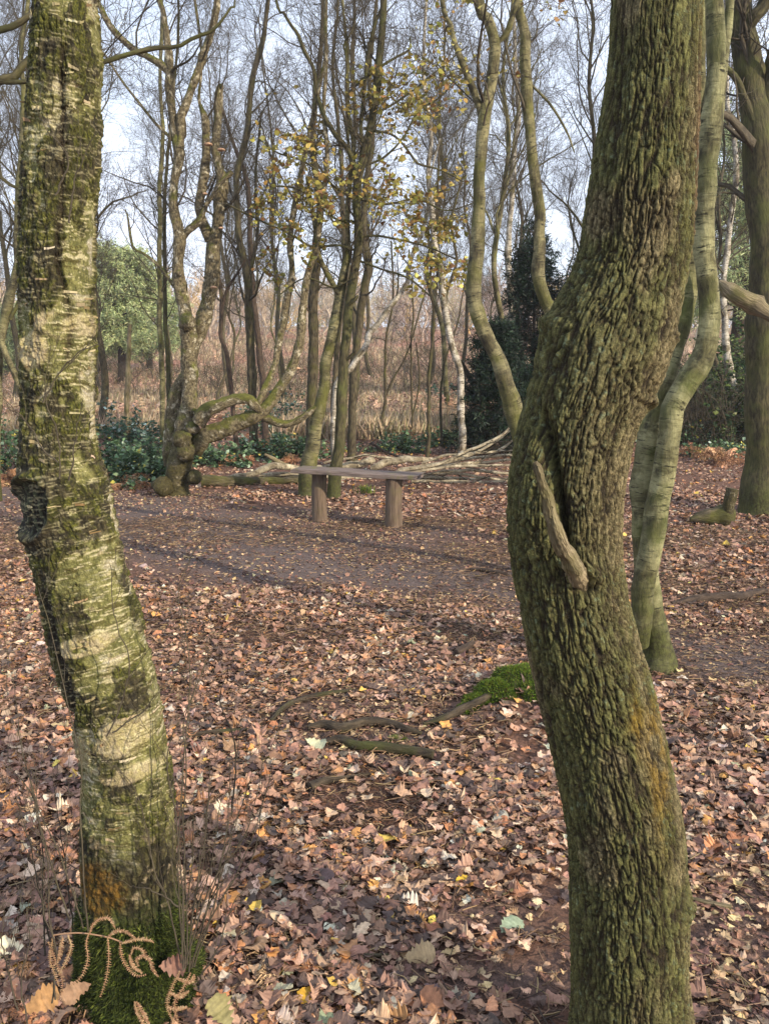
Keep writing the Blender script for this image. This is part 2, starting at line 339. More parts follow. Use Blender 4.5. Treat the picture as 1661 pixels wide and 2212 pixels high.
# ---------------------------------------------------------------- ground
def build_ground():
    nv, nu = 520, 360
    v = np.linspace(0, 1, nv); yy = -8 + 14 * v + 700 * v ** 5.5; u = np.linspace(-1, 1, nu); uu = np.sign(u) * np.abs(u) ** 1.25
    Yg = np.repeat(yy[:, None], nu, 1); Xg = uu[None] * (9 + .75 * np.maximum(yy, 0))[:, None]
    Z = terrain(Xg, Yg); Z = Z + .012 * (fbm(np.stack([Xg * 9, Yg * 9, 0 * Xg], -1), 3, 9) - .5) * (Yg < 20)
    V = np.stack([Xg, Yg, Z], -1)
    i = np.arange(nv - 1)[:, None] * nu; j = np.arange(nu - 1)[None]
    Q = np.stack([i + j, i + j + 1, i + nu + j + 1, i + nu + j], -1).reshape(-1, 4)
    mb = MB(); mb.add(V.reshape(-1, 3), Q, bare=bare(Xg, Yg).ravel())
    a = N('forest_soil'); p = a.n('ShaderNodeNewGeometry').outputs['Position']
    f1 = a.noise(p, 60, 5, .7); f2 = a.noise(p, 9, 5, .6); f3 = a.noise(p, 220, 3, .7)
    soil = a.mix(a.ramp(f1, .35, .7), T3(66, 57, 55), T3(116, 102, 98))
    soil = a.mix(a.ramp(f3, .56, .68), soil, T3(158, 132, 112))
    lit = a.mix(a.ramp(f1, .35, .65), T3(70, 52, 44), T3(130, 95, 76))
    c = a.mix(a.attr('bare')['Fac'], lit, soil)
    c = a.mix(a.ramp(f2, .35, .7), a.mix(.25, c, T3(50, 42, 38)), c)
    # the heath beyond the wood: dry grass and bracken
    sep = a.n('ShaderNodeSeparateXYZ'); a.l(p, sep.inputs[0])
    mr = a.n('ShaderNodeMapRange'); mr.inputs['From Min'].default_value = 15; mr.inputs['From Max'].default_value = 22; a.l(sep.outputs['Y'], mr.inputs['Value'])
    g = a.noise(a.map(p, (1, .35, 1)), .35, 6, .65)
    heath = a.mix(a.ramp(g, .42, .58), T3(156, 136, 108), T3(150, 108, 86))
    c = a.mix(mr.outputs[0], c, heath)
    a.bump(f1, .8, .012); a.b.inputs['Roughness'].default_value = .95; a.out(c)
    tag(mb.build('ground', a.m), kind='structure')
build_ground()
# ---------------------------------------------------------------- fallen leaves (nobody could count them)
def scatter(y0, y1, dens, marg=1.12):
    ex = 3.6; A = .5 * (y1 ** 2 - y0 ** 2) * .88 * marg + ex * (y1 - y0); n = int(A * dens)
    y = y0 + (y1 - y0) * rng.random(3 * n); wd = .88 * marg * y + ex; k_ = rng.random(3 * n) < wd / (.88 * marg * y1 + ex); y, wd = y[k_][:n], wd[k_][:n]; x = (rng.random(len(y)) - .5) * wd
    k_ = (np.abs(x) < .5 * .9 * marg * y + .05) | (rng.random(len(y)) < .5)      # thinner beside the field of view
    return x[k_], y[k_]
mb = MB()
for y0, y1, dens, st, lift in ((.5, 3.2, 4800, 13, .024), (3.2, 5.5, 3500, 7, .018), (5.5, 9.5, 1900, 4, .013), (9.5, 17, 560, 3, .012)):
    x, y = scatter(y0, y1, dens); b = bare(x, y); cl = fbm(np.stack([x * 2.2, y * 2.2, 0 * x], -1), 3, 21)
    keep = rng.random(len(x)) < np.clip((1 - .60 * b) * (.12 + 2.3 * (cl - .25)), .09, 1); x, y, b = x[keep], y[keep], b[keep]
    kd = rng.random(len(x)); z = terrain(x, y) + .004 + lift * rng.random(len(x)) * (1 - .75 * b)
    C = np.stack([x, y, z], -1); col = pick(LIT, len(x), .2); bb = b > .35
    col[bb] = pick([(150, 114, 94, 3), (190, 160, 130, 2), (206, 178, 132, 1.5), (120, 90, 78, 3)], bb.sum(), .2)
    for kind, lo, hi, s0, s1 in (('oak', 0, .60, .026, .070), ('maple', .60, .64, .04, .07), ('birch', .64, 1, .018, .042)):
        m = (kd >= lo) & (kd < hi); n = m.sum(); sz = s0 + (s1 - s0) * rng.random(n) ** 1.3; sz = sz * np.where(b[m] > .4, .62, 1)
        add_leaves(mb, C[m], sz, col[m], kind, st, tilt=.17 if y0 < 5 else .26, curl=.6, wild=.08)
tag(mb.build('fallen_leaves', M['litter'], smooth=False), 'brown, orange and pale oak and birch leaves covering the woodland floor', 'leaf litter', kind='stuff')
# fine debris: pine needles and twiglets between the leaves
mb = MB(); x, y = scatter(1.0, 8, 3000); cl = fbm(np.stack([x * 1.4, y * 1.4, 0 * x], -1), 3, 33); k_ = rng.random(len(x)) < ss(.38, .56, cl) * .9 * (1 - .7 * bare(x, y)) + .08; x, y = x[k_], y[k_]; n = len(x)
ang = rng.random(n) * math.pi; L = (.02 + .05 * rng.random(n)); z = terrain(x, y) + .008 + .014 * rng.random(n)
d = np.stack([np.cos(ang), np.sin(ang), rng.normal(size=n) * .12], -1) * L[:, None] * .5; c = np.stack([x, y, z], -1)
P = np.stack([c - d, c + rng.normal(size=(n, 3)) * .003, c + d], 1)
sweep(mb, P, np.full((n, 3), .0011) * (1 + rng.random((n, 1))), 3, extra=pick([(120, 96, 76, 3), (160, 134, 100, 1.5), (70, 56, 48, 3)], n))
tag(mb.build('needle_litter', M['needle']), 'fine brown needles and twiglets lying between the leaves', 'needle litter', kind='stuff')
# ---------------------------------------------------------------- the two close trunks
def hero(rows, Y, nu, nv, dispf, name):
    """rows: (y, x_left, x_right) of the trunk in picture units on the plane Y -> displaced mesh"""
    rows = np.array(rows, float); xc = (rows[:, 1] + rows[:, 2]) / 2; C = at(xc, rows[:, 0], Y); r = (rows[:, 2] - rows[:, 1]) / 2 * mpp(xc, rows[:, 0], Y)
    S = cr(np.column_stack([C, r, rows]), nv); C, r, pic = S[:, :3], S[:, 3], S[:, 4:]
    T = np.gradient(C, axis=0); T = nrm(T)
    ker = np.hanning(41); ker /= ker.sum(); T = nrm(np.stack([np.convolve(np.pad(T[:, c], 20, mode='edge'), ker, 'valid') for c in range(3)], 1))
    s = np.concatenate([[0], np.cumsum(np.linalg.norm(np.diff(C, axis=0), axis=1))])
    Nn = nrm(np.array([0, -1., 0]) + T * T[:, 1:2]); B = nrm(np.cross(T, Nn)) * np.sign(np.cross(T, Nn)[:, :1])   # B points right
    th = np.linspace(0, 2 * math.pi, nu, endpoint=False)
    D = np.cos(th)[None, :, None] * Nn[:, None] + np.sin(th)[None, :, None] * B[:, None]
    rm = .115
    bk = np.stack(np.broadcast_arrays(np.cos(th)[None] * rm, np.sin(th)[None] * rm, s[:, None]), -1)
    px = pic[:, 1:2] + (pic[:, 2:3] - pic[:, 1:2]) * (.5 + .5 * np.sin(th)[None]); py = np.repeat(pic[:, :1], nu, 1)
    front = np.cos(th)[None] > -.15
    h, col = dispf(bk, px, py, front, np.repeat(th[None], nv, 0), C[:, None, 2] + 0 * th[None])
    V = C[:, None] + D * (r[:, None, None] + h[..., None])
    i = np.arange(nv - 1)[:, None] * nu; j = np.arange(nu)[None]; jn = (j + 1) % nu
    Q = np.stack([i + j, i + nu + j, i + nu + jn, i + jn], -1).reshape(-1, 4)
    if C[-1, 2] > C[0, 2]: Q = Q[:, ::-1]
    mb = MB(); mb.add(V.reshape(-1, 3), Q, col=col.reshape(-1, 3))
    return mb, V, D, col, px, py
def g2(px, py, x, y, sx, sy): return np.exp(-((px - x) / sx) ** 2 - ((py - y) / sy) ** 2)
# ---- oak on the right
OY = 1.62
oak_rows = [(-420, 1335, 1540), (-200, 1322, 1532), (0, 1310, 1525), (150, 1302, 1517), (300, 1283, 1510), (450, 1262, 1503), (560, 1245, 1493), (640, 1215, 1480), (700, 1185, 1468), (760, 1158, 1450), (840, 1138, 1416),
            (900, 1125, 1388), (1000, 1112, 1362), (1100, 1103, 1350), (1200, 1107, 1349), (1300, 1118, 1358), (1400, 1135, 1382), (1500, 1160, 1410), (1600, 1185, 1435), (1700, 1203, 1458), (1800, 1222, 1478),
            (1900, 1227, 1488), (2000, 1227, 1490), (2100, 1227, 1486), (2212, 1222, 1500), (2300, 1205, 1530), (2380, 1170, 1580), (2440, 1120, 1630)]
def oak_bark(bk, px, py, front, th, z):
    W1 = np.stack([fbm(bk * np.array([22, 22, 9]), 3, 41 + q) - .5 for q in range(3)], -1)
    W2 = np.stack([fbm(bk * np.array([70, 70, 40]), 2, 51 + q) - .5 for q in range(2)] + [0 * px], -1)
    fine = ss(500, 0, py)                                 # tighter fissures higher up
    P = (bk + W1 * np.array([.018, .018, .08]) + W2 * np.array([.004, .004, 0]))
    q1 = fbm(P * np.array([84, 84, 9]), 2, 3, .4); q2 = fbm(P * np.array([112, 112, 15]) + 9, 2, 13, .4); q3 = fbm(P * np.array([150, 150, 24]) + 4, 2, 23)
    f1, f2, idd = voro((bk + W1 * .04 + W2 * .02) * np.array([44, 44, 22]), 33); xc = 1 - ss(.02, .13, f2 - f1)     # short cross cracks
    wd = .55 + 1.1 * fbm(bk * np.array([25, 25, 10]), 2, 37)
    q4 = fbm(P * np.array([78, 78, 9]) + 31, 2, 73, .4); e = np.minimum(np.minimum(np.abs(q1 - .5), np.abs(q4 - .5) * 1.2), np.abs(q2 - .5) * 1.5) / wd; e2 = np.abs(q3 - .5)
    h1 = ss(.0, .055, e) ; h1 = h1 * (1 - .85 * xc * ss(.4, .55, fbm(bk * 30, 2, 39))); h2 = ss(.0, .07, e2); n = fbm(bk * np.array([300, 300, 170]), 3, 61, .6); n2 = fbm(bk * np.array([110, 110, 60]), 3, 66)
    h = .0050 * h1 + .0014 * h2 * h1 + .003 * (n2 - .5) + .0042 * (n - .5) + .002 * (q1 - .5)
    h = h * (1 - .35 * fine)
    h = h + .012 * (fbm(bk * np.array([9, 9, 5]), 2, 71) - .5)
    h = h - .0112
    F = front * 1.0
    # crease where the left strand runs into the trunk, knots and stubs
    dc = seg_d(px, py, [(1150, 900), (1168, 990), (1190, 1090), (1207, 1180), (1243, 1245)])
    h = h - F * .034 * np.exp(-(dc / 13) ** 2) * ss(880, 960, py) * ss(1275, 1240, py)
    h = h + F * .016 * g2(px, py, 1130, 1080, 36, 170)
    for (x, y, s, am) in ((1408, 832, 17, .013), (1472, 1935, 22, .017), (1455, 690, 15, .008), (1465, 265, 14, .006), (1252, 1222, 30, .018), (1160, 740, 22, .012)):
        h = h + F * am * g2(px, py, x, y, s, s * .8) - F * am * .9 * g2(px, py, x - 6, y + 4, s * .35, s * .3)
    for (x, y) in ((1490, 1925), (1395, 838)):
        h = h - F * .006 * np.exp(-((seg_d(px, py, [(x - 40, y), (x + 10, y + 6)])) / 5) ** 2)
    # colours of bark, algae, moss and lichen
    low = fbm(bk * np.array([12, 12, 6]), 4, 81); lo2 = fbm(bk * np.array([34, 34, 20]), 4, 83)
    ridge = lerp(srgb(104, 96, 66), srgb(142, 130, 96), ss(.35, .7, n))
    moss = lerp(srgb(76, 79, 42), srgb(112, 112, 64), ss(.3, .7, n2))
    right = ss(.1, 1.0, np.sin(th)) * F
    mm = ss(.28, .50, low + .22 * (lo2 - .5) - .20 * right + .04) 
    mm = mm * (1 - .75 * F * g2(px, py, 1270, 1010, 70, 260)) * (1 - .6 * F * g2(px, py, 1350, 880, 40, 160))
    mm = np.maximum(mm, F * .9 * g2(px, py, 1490, 1850, 28, 160))
    c = lerp(ridge, moss, mm * .92)
    c = lerp(c, srgb(96, 58, 40), .55 * F * g2(px, py, 1500, 330, 14, 300))
    oc = F * np.maximum(g2(px, py, 1400, 1640, 26, 120), .7 * g2(px, py, 1350, 1530, 22, 60)); c = lerp(c, srgb(140, 112, 38), np.clip(oc * 1.2 * ss(.38, .62, lo2), 0, .7))
    lich = ss(.66, .74, fbm(bk * 120, 3, 91)) * ss(.4, .55, low); c = lerp(c, srgb(132, 148, 116), lich * .6)
    c = lerp(srgb(40, 32, 22), c, ss(.0, .05, e) * (1 - .5 * xc)); c = lerp(c, c * .45, F * .8 * np.exp(-(dc / 9) ** 2) * ss(880, 960, py) * ss(1275, 1240, py))          # dark cork inside the fissures; shade of the crease painted into the colour
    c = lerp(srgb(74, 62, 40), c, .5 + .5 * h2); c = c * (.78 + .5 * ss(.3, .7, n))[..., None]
    return h, c * .95
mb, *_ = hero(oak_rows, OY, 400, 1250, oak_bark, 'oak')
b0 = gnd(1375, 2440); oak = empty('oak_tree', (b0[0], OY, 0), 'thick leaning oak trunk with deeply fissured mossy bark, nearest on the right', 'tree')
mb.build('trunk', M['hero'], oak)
def oak_limb(pts, name, mat, Y, lift, ns=26, noise=.12, tipflat=True):
    a = np.array(pts, float); P = at(a[:, 0], a[:, 1], Y - a[:, 3]); r = a[:, 2] / 2 * mpp(a[:, 0], a[:, 1], Y - a[:, 3])
    S = cr(np.column_stack([P, r]), 70); m = MB(); sweep(m, S[:, :3], S[:, 3], ns, ref=(0, 1, 0), noise=noise, nsc=60, cap=True, ell=.8); return m
m = oak_limb([(1262, 1285, 56, .02), (1248, 1250, 56, .08), (1238, 1228, 48, .115), (1226, 1200, 42, .135), (1207, 1165, 42, .152), (1192, 1120, 33, .16), (1180, 1075, 31, .165), (1168, 1040, 24, .17), (1160, 1012, 22, .172), (1155, 998, 10, .172)], 'l', None, OY, 0, noise=.38, ns=40)
m.V = [v + 0.0025 * (rng.random((len(v), 1)) - .5) for v in m.V]
limb = m.build('broken_limb', M['deadwood'], oak)
m = oak_limb([(1207, 1250, 8, .135), (1199, 1232, 26, .152), (1189, 1200, 32, .168), (1177, 1165, 28, .176), (1168, 1130, 20, .178), (1162, 1095, 7, .178)], 'l', None, OY, 0, 20, .4); m.build('splintered_wood', M['cut'], limb)
def crown(parent, P, R, levels, mat='twig', name='twigs', ret=False):
    mbt = MB(); ends = []
    for lv in levels:
        P, R = spawn(P, R, **lv)
        sweep(mbt, P, R, 4 if R[:, 0].mean() > .008 else 3)
        ends.append((P, R))
    o = mbt.build(name, M[mat], parent)
    return (o, ends) if ret else o
# crown of the oak above the frame
top = at(1437, -420, OY); St = np.array([[*top, .2], [top[0] + .15, OY + .1, top[2] + 1.2, .16], [top[0] + .1, OY + .3, top[2] + 2.6, .11], [top[0] + .4, OY + .5, top[2] + 4.2, .06]]); St[0, 3] = (1540 - 1335) / 2 * mpp(1437, -420, OY)
S = cr(St, 30); m = MB(); sweep(m, S[:, :3], S[:, 3], 20, ref=(0, 1, 0), noise=.06); m.build('upper_trunk', M['oak_mid'], oak)
crown(oak, S[None, 8:, :3], S[None, 8:, 3], [dict(m=12, ln=1.9, spread=1.0, up=.5, rfac=.5), dict(m=6, ln=.8, rmin=.003), dict(m=5, ln=.35, rmin=.002)])
# ---- birch on the left
BY = 1.86
birch_rows = [(-420, 110, 222), (-200, 92, 218), (0, 75, 215), (150, 65, 217), (300, 55, 213), (450, 50, 207), (600, 47, 204), (750, 48, 207), (900, 47, 210), (975, 44, 216), (1020, 42, 227), (1080, 46, 243), (1130, 57, 255), (1200, 75, 268),
              (1300, 95, 290), (1400, 117, 320), (1500, 150, 345), (1600, 173, 360), (1700, 180, 371), (1800, 181, 378), (1900, 184, 379), (1970, 182, 386), (2050, 180, 402), (2110, 172, 425), (2160, 162, 450), (2212, 148, 478), (2262, 120, 520), (2300, 90, 560)]
def birch_bark(bk, px, py, front, th, z):
    F = front * 1.0
    W = np.stack([fbm(bk * np.array([14, 14, 14]), 3, 141 + q) - .5 for q in range(3)], -1)
    P = bk + W * np.array([.05, .05, .03])
    band = fbm(P * np.array([16, 16, 260]), 4, 101, .6); band2 = fbm(P * np.array([26, 26, 520]), 3, 103, .65)
    pat = fbm(P * np.array([12, 12, 9.5]), 6, 111, .55); pat2 = fbm(P * np.array([30, 30, 34]) + 5, 5, 117, .6)
    n = fbm(bk * 330, 3, 121); n2 = fbm(bk * np.array([110, 110, 90]), 3, 126); low = fbm(bk * np.array([8, 8, 3.5]), 3, 131)
    f1, f2, idd = voro(P * np.array([60, 60, 18]), 203); crk = ss(0, .3, f2 - f1)
    left = ss(0, .95, -np.sin(th)) * F
    # papery bands: cream paper, olive algae, dark lenticels
    paper = lerp(srgb(178, 168, 134), srgb(214, 206, 182), ss(.45, .65, band2)); paper = lerp(paper, srgb(196, 168, 136), ss(.55, .7, pat2) * .6)
    algae = lerp(srgb(92, 94, 42), srgb(136, 134, 76), ss(.35, .65, n2))
    pt3 = fbm(P * np.array([15, 15, 30]) + 3, 5, 119); ya = ss(.37, .50, .45 * low + .55 * pt3 + .30 * (band - .5) + .03); c = lerp(paper, algae, ya * .92)
    cal = ss(.40, .58, fbm(P * np.array([13, 13, 16]) + 21, 4, 171)); dash = ss(.53, .60, band) * (.15 + .85 * cal) ; c = lerp(c, srgb(84, 76, 36), dash * .8)
    dash2 = ss(.56, .64, band2) * ss(.44, .58, pat) * (.2 + .8 * cal); c = lerp(c, srgb(58, 50, 30), dash2 * .75)
    # moss and rough black plates
    rough = ss(.465, .515, pat + .30 * (pat2 - .5) + .09 * left + .10 * F * g2(px, py, 185, 1500, 60, 90) + .16 * F * g2(px, py, 90, 1140, 40, 120) + .16 * F * g2(px, py, 150, 1400, 34, 160) + .10 * F * g2(px, py, 260, 1120, 50, 60) - .2 * F * g2(px, py, 280, 1560, 70, 50) - .12 * F * g2(px, py, 140, 850, 90, 140))
    basezone = ss(1760, 1840, py + 120 * (pat2 - .5)); rough = np.maximum(rough, basezone * (.6 + .4 * ss(.4, .55, pat2)))
    mossc = lerp(srgb(60, 64, 24), srgb(98, 98, 38), ss(.35, .65, n)); blackc = lerp(srgb(44, 40, 30), srgb(88, 80, 56), ss(.4, .65, n2))
    mo = ss(.42, .58, pat2 + .08 * (low - .5)); rc = lerp(blackc, mossc, mo); rc = lerp(srgb(36, 31, 24), rc, .35 + .65 * crk)
    c = lerp(c, rc, rough * .95)
    # central scar of the upper trunk
    sc = F * np.exp(-(seg_d(px + 26 * (pat2 - .5), py, [(165, 120), (158, 300), (165, 420), (150, 560), (178, 700), (172, 780)]) / 7) ** 2) * ss(.35, .5, n2 + .1)
    c = lerp(c, srgb(48, 38, 28), sc * .85)
    # the old branch scar on the left edge, dark heartwood with a green face
    s1 = F * ss(1.15, .85, np.hypot((px - 92) / 52, (py - 1078) / 60) + .25 * (pat2 - .5)); c = lerp(c, lerp(srgb(38, 34, 28), srgb(84, 88, 66), ss(.4, .7, n2)), s1)
    s2 = F * np.exp(-(seg_d(px, py, [(118, 1270), (160, 1400), (178, 1480), (150, 1560)]) / 13) ** 2); c = lerp(c, srgb(38, 32, 25), np.clip(s2 * 1.3, 0, .9) * ss(.3, .5, pat2 + .1))
    bigpatch = F * np.maximum.reduce([ss(1.1, .8, np.hypot((px - 290) / 62, (py - 1560) / 38) + .5 * (pat2 - .5)), ss(1.1, .8, np.hypot((px - 290) / 80, (py - 1632) / 20) + .5 * (pat2 - .5)), ss(1.1, .85, np.hypot((px - 190) / 34, (py - 1580) / 50) + .6 * (pat2 - .5)) * .8,
        ss(1.1, .8, np.hypot((px - 215) / 70, (py - 1365) / 22) + .5 * (pat2 - .5)), ss(1.1, .8, np.hypot((px - 165) / 60, (py - 700) / 30) + .6 * (pat2 - .5)), ss(1.1, .8, np.hypot((px - 95) / 38, (py - 760) / 40) + .6 * (pat2 - .5))])
    c = lerp(c, lerp(srgb(222, 204, 166), srgb(206, 190, 140), ss(.4, .6, n2)), bigpatch * .6 * (1 - .8 * dash2) * (1 - .8 * dash) * ss(.36, .46, pt3))
    fl = ss(1800, 1740, py) * ss(.60, .66, fbm(P * np.array([20, 20, 380]) + 11, 3, 163, .6)) * (1 - .6 * rough); c = lerp(c, srgb(214, 204, 160), fl * .8)
    c = c * (.80 + .42 * ss(.3, .7, n))[..., None]
    # orange lichen and green moss at the foot
    org = F * ss(1.1, .6, np.hypot((px - 240) / 78, (py - 1875) / 66) + .8 * (pat2 - .5)); c = lerp(c, lerp(srgb(70, 56, 26), srgb(138, 100, 36), ss(.35, .7, n2)), org * .75)
    mz = ss(1905, 1990, py + 140 * (pat - .5) + 40 * (pat2 - .5)); c = lerp(c, lerp(srgb(40, 50, 18), srgb(82, 94, 32), ss(.35, .7, n)), mz)
    bz = ss(1755, 1850, py + 150 * (pat2 - .5) + 40 * (pat - .5)); pl = lerp(srgb(34, 30, 22), lerp(srgb(74, 68, 44), srgb(104, 98, 66), ss(.35, .65, n2)), ss(.05, .4, f2 - f1)); c = lerp(c, lerp(pl, paper * .8, ss(.62, .68, pat2) * .7), bz * .92 * (1 - org))
    c = lerp(c, c * .55, mz * 0)
    c = lerp(c, lerp(srgb(44, 54, 18), srgb(84, 96, 34), ss(.35, .7, n)), mz)
    h = -.006 + .0015 * (n - .5) + .0045 * (n2 - .5) * (.2 + rough) + .0012 * dash + rough * (.0042 + .0045 * crk * (pat2 * 1.2)) + .018 * (low - .5) + .0025 * (band - .5)
    h = h - .009 * sc - .012 * s1 + .016 * F * np.exp(-((np.hypot((px - 92) / 52, (py - 1078) / 60) - 1.05) / .16) ** 2) - .012 * s2 + .003 * bigpatch
    h = h + mz * (.016 * (fbm(bk * 28, 3, 151) - .3)) + .004 * ya * (n2 - .5)
    rt = ss(2040, 2260, py) * (.05 * (np.sin(th * 3 + .6) * .6 + np.sin(th * 5 + 1.9) * .4)); h = h + rt
    for (x, y, s, am) in ((160, 350, 16, .010), (150, 410, 20, .008), (120, 575, 24, .007)): h = h + F * am * g2(px, py, x, y, s, s) - F * am * 1.4 * g2(px, py, x + 2, y, s * .45, s * .5)
    return h, c * .92
mb, V, D, col, px, py = hero(birch_rows, BY, 400, 1250, birch_bark, 'birch')
bf = gnd(312, 2230); birch = empty('birch_tree', (at(325, 2300, BY)[0], BY, 0), 'close birch trunk with peeling cream bark, olive algae and a green mossy foot', 'tree')
mb.build('trunk', M['hero'], birch)
top = at(166, -420, BY); St = np.array([[*top, .06], [top[0] + .02, BY + .1, top[2] + 1.2, .055], [top[0] - .1, BY + .2, top[2] + 2.6, .04], [top[0] - .1, BY + .3, top[2] + 4.4, .02]]); St[0, 3] = (222 - 110) / 2 * mpp(166, -420, BY)
S = cr(St, 30); m = MB(); sweep(m, S[:, :3], S[:, 3], 20, ref=(0, 1, 0), noise=.06); m.build('upper_trunk', M['birch_mid'], birch)
crown(birch, S[None, 8:, :3], S[None, 8:, 3], [dict(m=12, ln=1.5, spread=.9, up=.5, rfac=.5), dict(m=6, ln=.7, rmin=.003), dict(m=5, ln=.35, rmin=.002)])
# papery curls of peeling bark
mbp = MB(); g = np.random.default_rng(5)
for q in range(110):
    i = int(g.integers(120, 960)); j0 = int(g.integers(-95, 95)) % 400; L_ = int(g.integers(6, 24)); hgt = .002 + .006 * g.random(); js = (j0 + np.arange(L_)) % 400; e = np.linspace(0, 1, L_); lift = .0012 + .009 * e ** 2 * g.random() * g.choice([1, 1, .3])
    p = V[i, js] + D[i, js] * lift[:, None]; wv = hgt * (1 - .55 * e * g.random())[:, None]; up = np.array([0, 0, 1.]) - .5 * D[i, js] * 0; cl_ = (e ** 2 * .004 * g.normal())[:, None] * np.array([0, 0, 1.])
    vv = np.stack([p - up * wv / 2 + cl_, p + up * wv / 2 + cl_ + D[i, js] * .001], 1).reshape(-1, 3); k_ = np.arange(L_ - 1) * 2
    mbp.add(vv, np.stack([k_, k_ + 2, k_ + 3, k_ + 1], 1), col=np.repeat(pick([(188, 176, 140, 3), (160, 146, 108, 2), (206, 196, 166, 1), (134, 114, 80, 1)], 1, .1, g), len(vv), 0))
tag(mbp.build('peeling_bark', M['leaf'], birch), kind='stuff')
# moss blades on the foot
def moss_blades(mb, P, Nn, n, ln, pal):
    i = rng.integers(0, len(P), n); c = P[i] + rng.normal(size=(n, 3)) * .0012; d = nrm(Nn[i] + rng.normal(size=(n, 3)) * .55 + np.array([0, 0, .15])); s = nrm(np.cross(d, rng.normal(size=(n, 3))))
    L = ln * (.5 + rng.random((n, 1))); wv = .0011 + .0007 * rng.random((n, 1))
    V = np.stack([c - s * wv, c + s * wv, c + d * L + np.array([0, 0, -.2]) * L * L * 20], 1)
    mb.add(V.reshape(-1, 3), None, np.arange(n * 3).reshape(-1, 3), col=np.repeat(pick(pal, n, .25), 3, 0))
pyf = py.ravel(); sel = (pyf > 1925 + 60 * rng.random(len(pyf))) & (pyf < 2290) & (np.abs(D.reshape(-1, 3)[:, 1] + .3) < 1.1)
mbm = MB(); moss_blades(mbm, V.reshape(-1, 3)[sel], D.reshape(-1, 3)[sel], 60000, .011, [(50, 60, 26, 3), (74, 84, 36, 3), (100, 108, 46, 1.0), (36, 42, 22, 3.5)]); tag(mbm.build('moss', M['blade'], birch, smooth=False), kind='stuff')
# ---------------------------------------------------------------- trees of the wood, traced stem by stem
def tree(name, label, cat, stems, mat='birch_mid', Y=None, group=None, dens=5.0, lv=None, tw='twig', ns=12, noise=.10, zmin=1.9, leaves=None, ext=3.0, flare=1.35, cut=False, ln=.9, r=None):
    """stems: lists of (x, y, width[, dy]) in picture units; the first point of the first stem stands on the ground"""
    s0 = stems[0][0]
    if Y is None: Y = float(gnd(s0[0], s0[1])[1])
    g0 = at(s0[0], s0[1], Y); gz = float(terrain(np.array(g0[0]), np.array(Y))); root = empty(name, (g0[0], Y, gz), label, cat, group)
    tws = MB(); ends = []
    for q, st in enumerate(stems):
        a = np.array([(*p, 0) if len(p) == 3 else p for p in st], float); P = at(a[:, 0], a[:, 1], Y + a[:, 3]); rr = a[:, 2] / 2 * mpp(a[:, 0], a[:, 1], Y + a[:, 3]) * (.84 if Y > 8.9 else .92) * (.88 if mat == 'birch_pale' else 1)
        if q == 0:
            P[0, 2] = gz - .06; rr[0] *= flare
            P = np.insert(P, 1, P[0] * .72 + P[1] * .28, 0); rr = np.insert(rr, 1, rr[1] * 1.08)
        if a[-1, 1] <= 8 and ext > 0:
            d = nrm(P[-1] - P[-2]); d = nrm(d + np.array([0, 0, .8]))
            for e in range(1, 4): P = np.vstack([P, P[-1] + d * ext / 3 + rng.normal(size=3) * .10]); rr = np.append(rr, rr[-1] * .72)
        L = np.linalg.norm(np.diff(P, axis=0), axis=1).sum(); k = int(np.clip(L / .05, 12, 130))
        S = cr(np.column_stack([P, rr]), k); Pk, Rk = S[:, :3].copy(), S[:, 3]
        jit = (np.stack([fbm(np.stack([np.arange(k) * .14, np.full(k, c * 9.1 + q), np.full(k, Y)], -1), 3, 5 + q) for c in range(3)], 1) - .5) * np.minimum(Rk, .03)[:, None] * 2.4
        Pk += jit
        if noise: Rk = Rk * (1 + max(.22, noise * 2.6) * (fbm(np.stack([np.arange(k) * .22, np.full(k, q * 3.3), np.full(k, Y * 2)], -1), 3, 15 + q) - .5))
        for i0 in rng.integers(2, k - 2, int(L * 1.3)): Rk = Rk * (1 + .22 * rng.random() * np.exp(-((np.arange(k) - i0) / 1.3) ** 2))
        m_ = MB(); sweep(m_, Pk, Rk, ns, ref=(0, 1, 0), noise=noise, nsc=1.4 / max(Rk.mean(), .01), cap=cut or q == 0)
        m_.build('trunk' if q == 0 else 'limb', M[mat], root)
        if dens > 0:
            zz = Pk[:, 2] > zmin
            if zz.any():
                t0 = np.argmax(zz) / k; n1 = max(2, int(L * (1 - t0) * dens))
                lvs = lv or [dict(m=n1, ln=ln, spread=.95, up=.35, rfac=.38, rmin=.003, tmin=t0, k=7, wob=.2), dict(m=7, ln=ln * .5, spread=.8, up=.15, rmin=.0024, wob=.28, k=6), dict(m=6, ln=ln * .28, spread=.8, up=.1, rmin=.0018, wob=.3, k=5)]
                A, B = Pk[None], Rk[None]; lvs = [dict(v) for v in lvs]; lvs[0]['m'] = n1; lvs[0]['tmin'] = t0
                for v in lvs:
                    A, B = spawn(A, B, **v); sweep(tws, A, B, 3)
                if leaves is None or q >= leaves.get('frm', 0): ends.append(A.reshape(-1, 1, 3) if 0 else A)
    if tws.n > 400: tws.build('twigs', M[tw], root)
    if leaves and ends:
        E = np.concatenate([e.reshape(-1, 5, 3) for e in ends]); n = leaves['n']; i = rng.integers(0, len(E), n); C = E[i, rng.integers(2, E.shape[1], n)] + rng.normal(size=(n, 3)) * .025
        X, Yp = proj(C); keep = leaves['mask'](X, Yp)
        C = C[keep]; lb = MB(); add_leaves(lb, C, leaves['s'] * (.6 + .8 * rng.random(len(C))), pick(leaves['pal'], len(C), .22), 'oak', 5, tilt=.9, curl=.6, nrmv=np.tile([0, -.2, .6], (len(C), 1)))
        lb.build('leaves', M['leaf'], root)
    return root
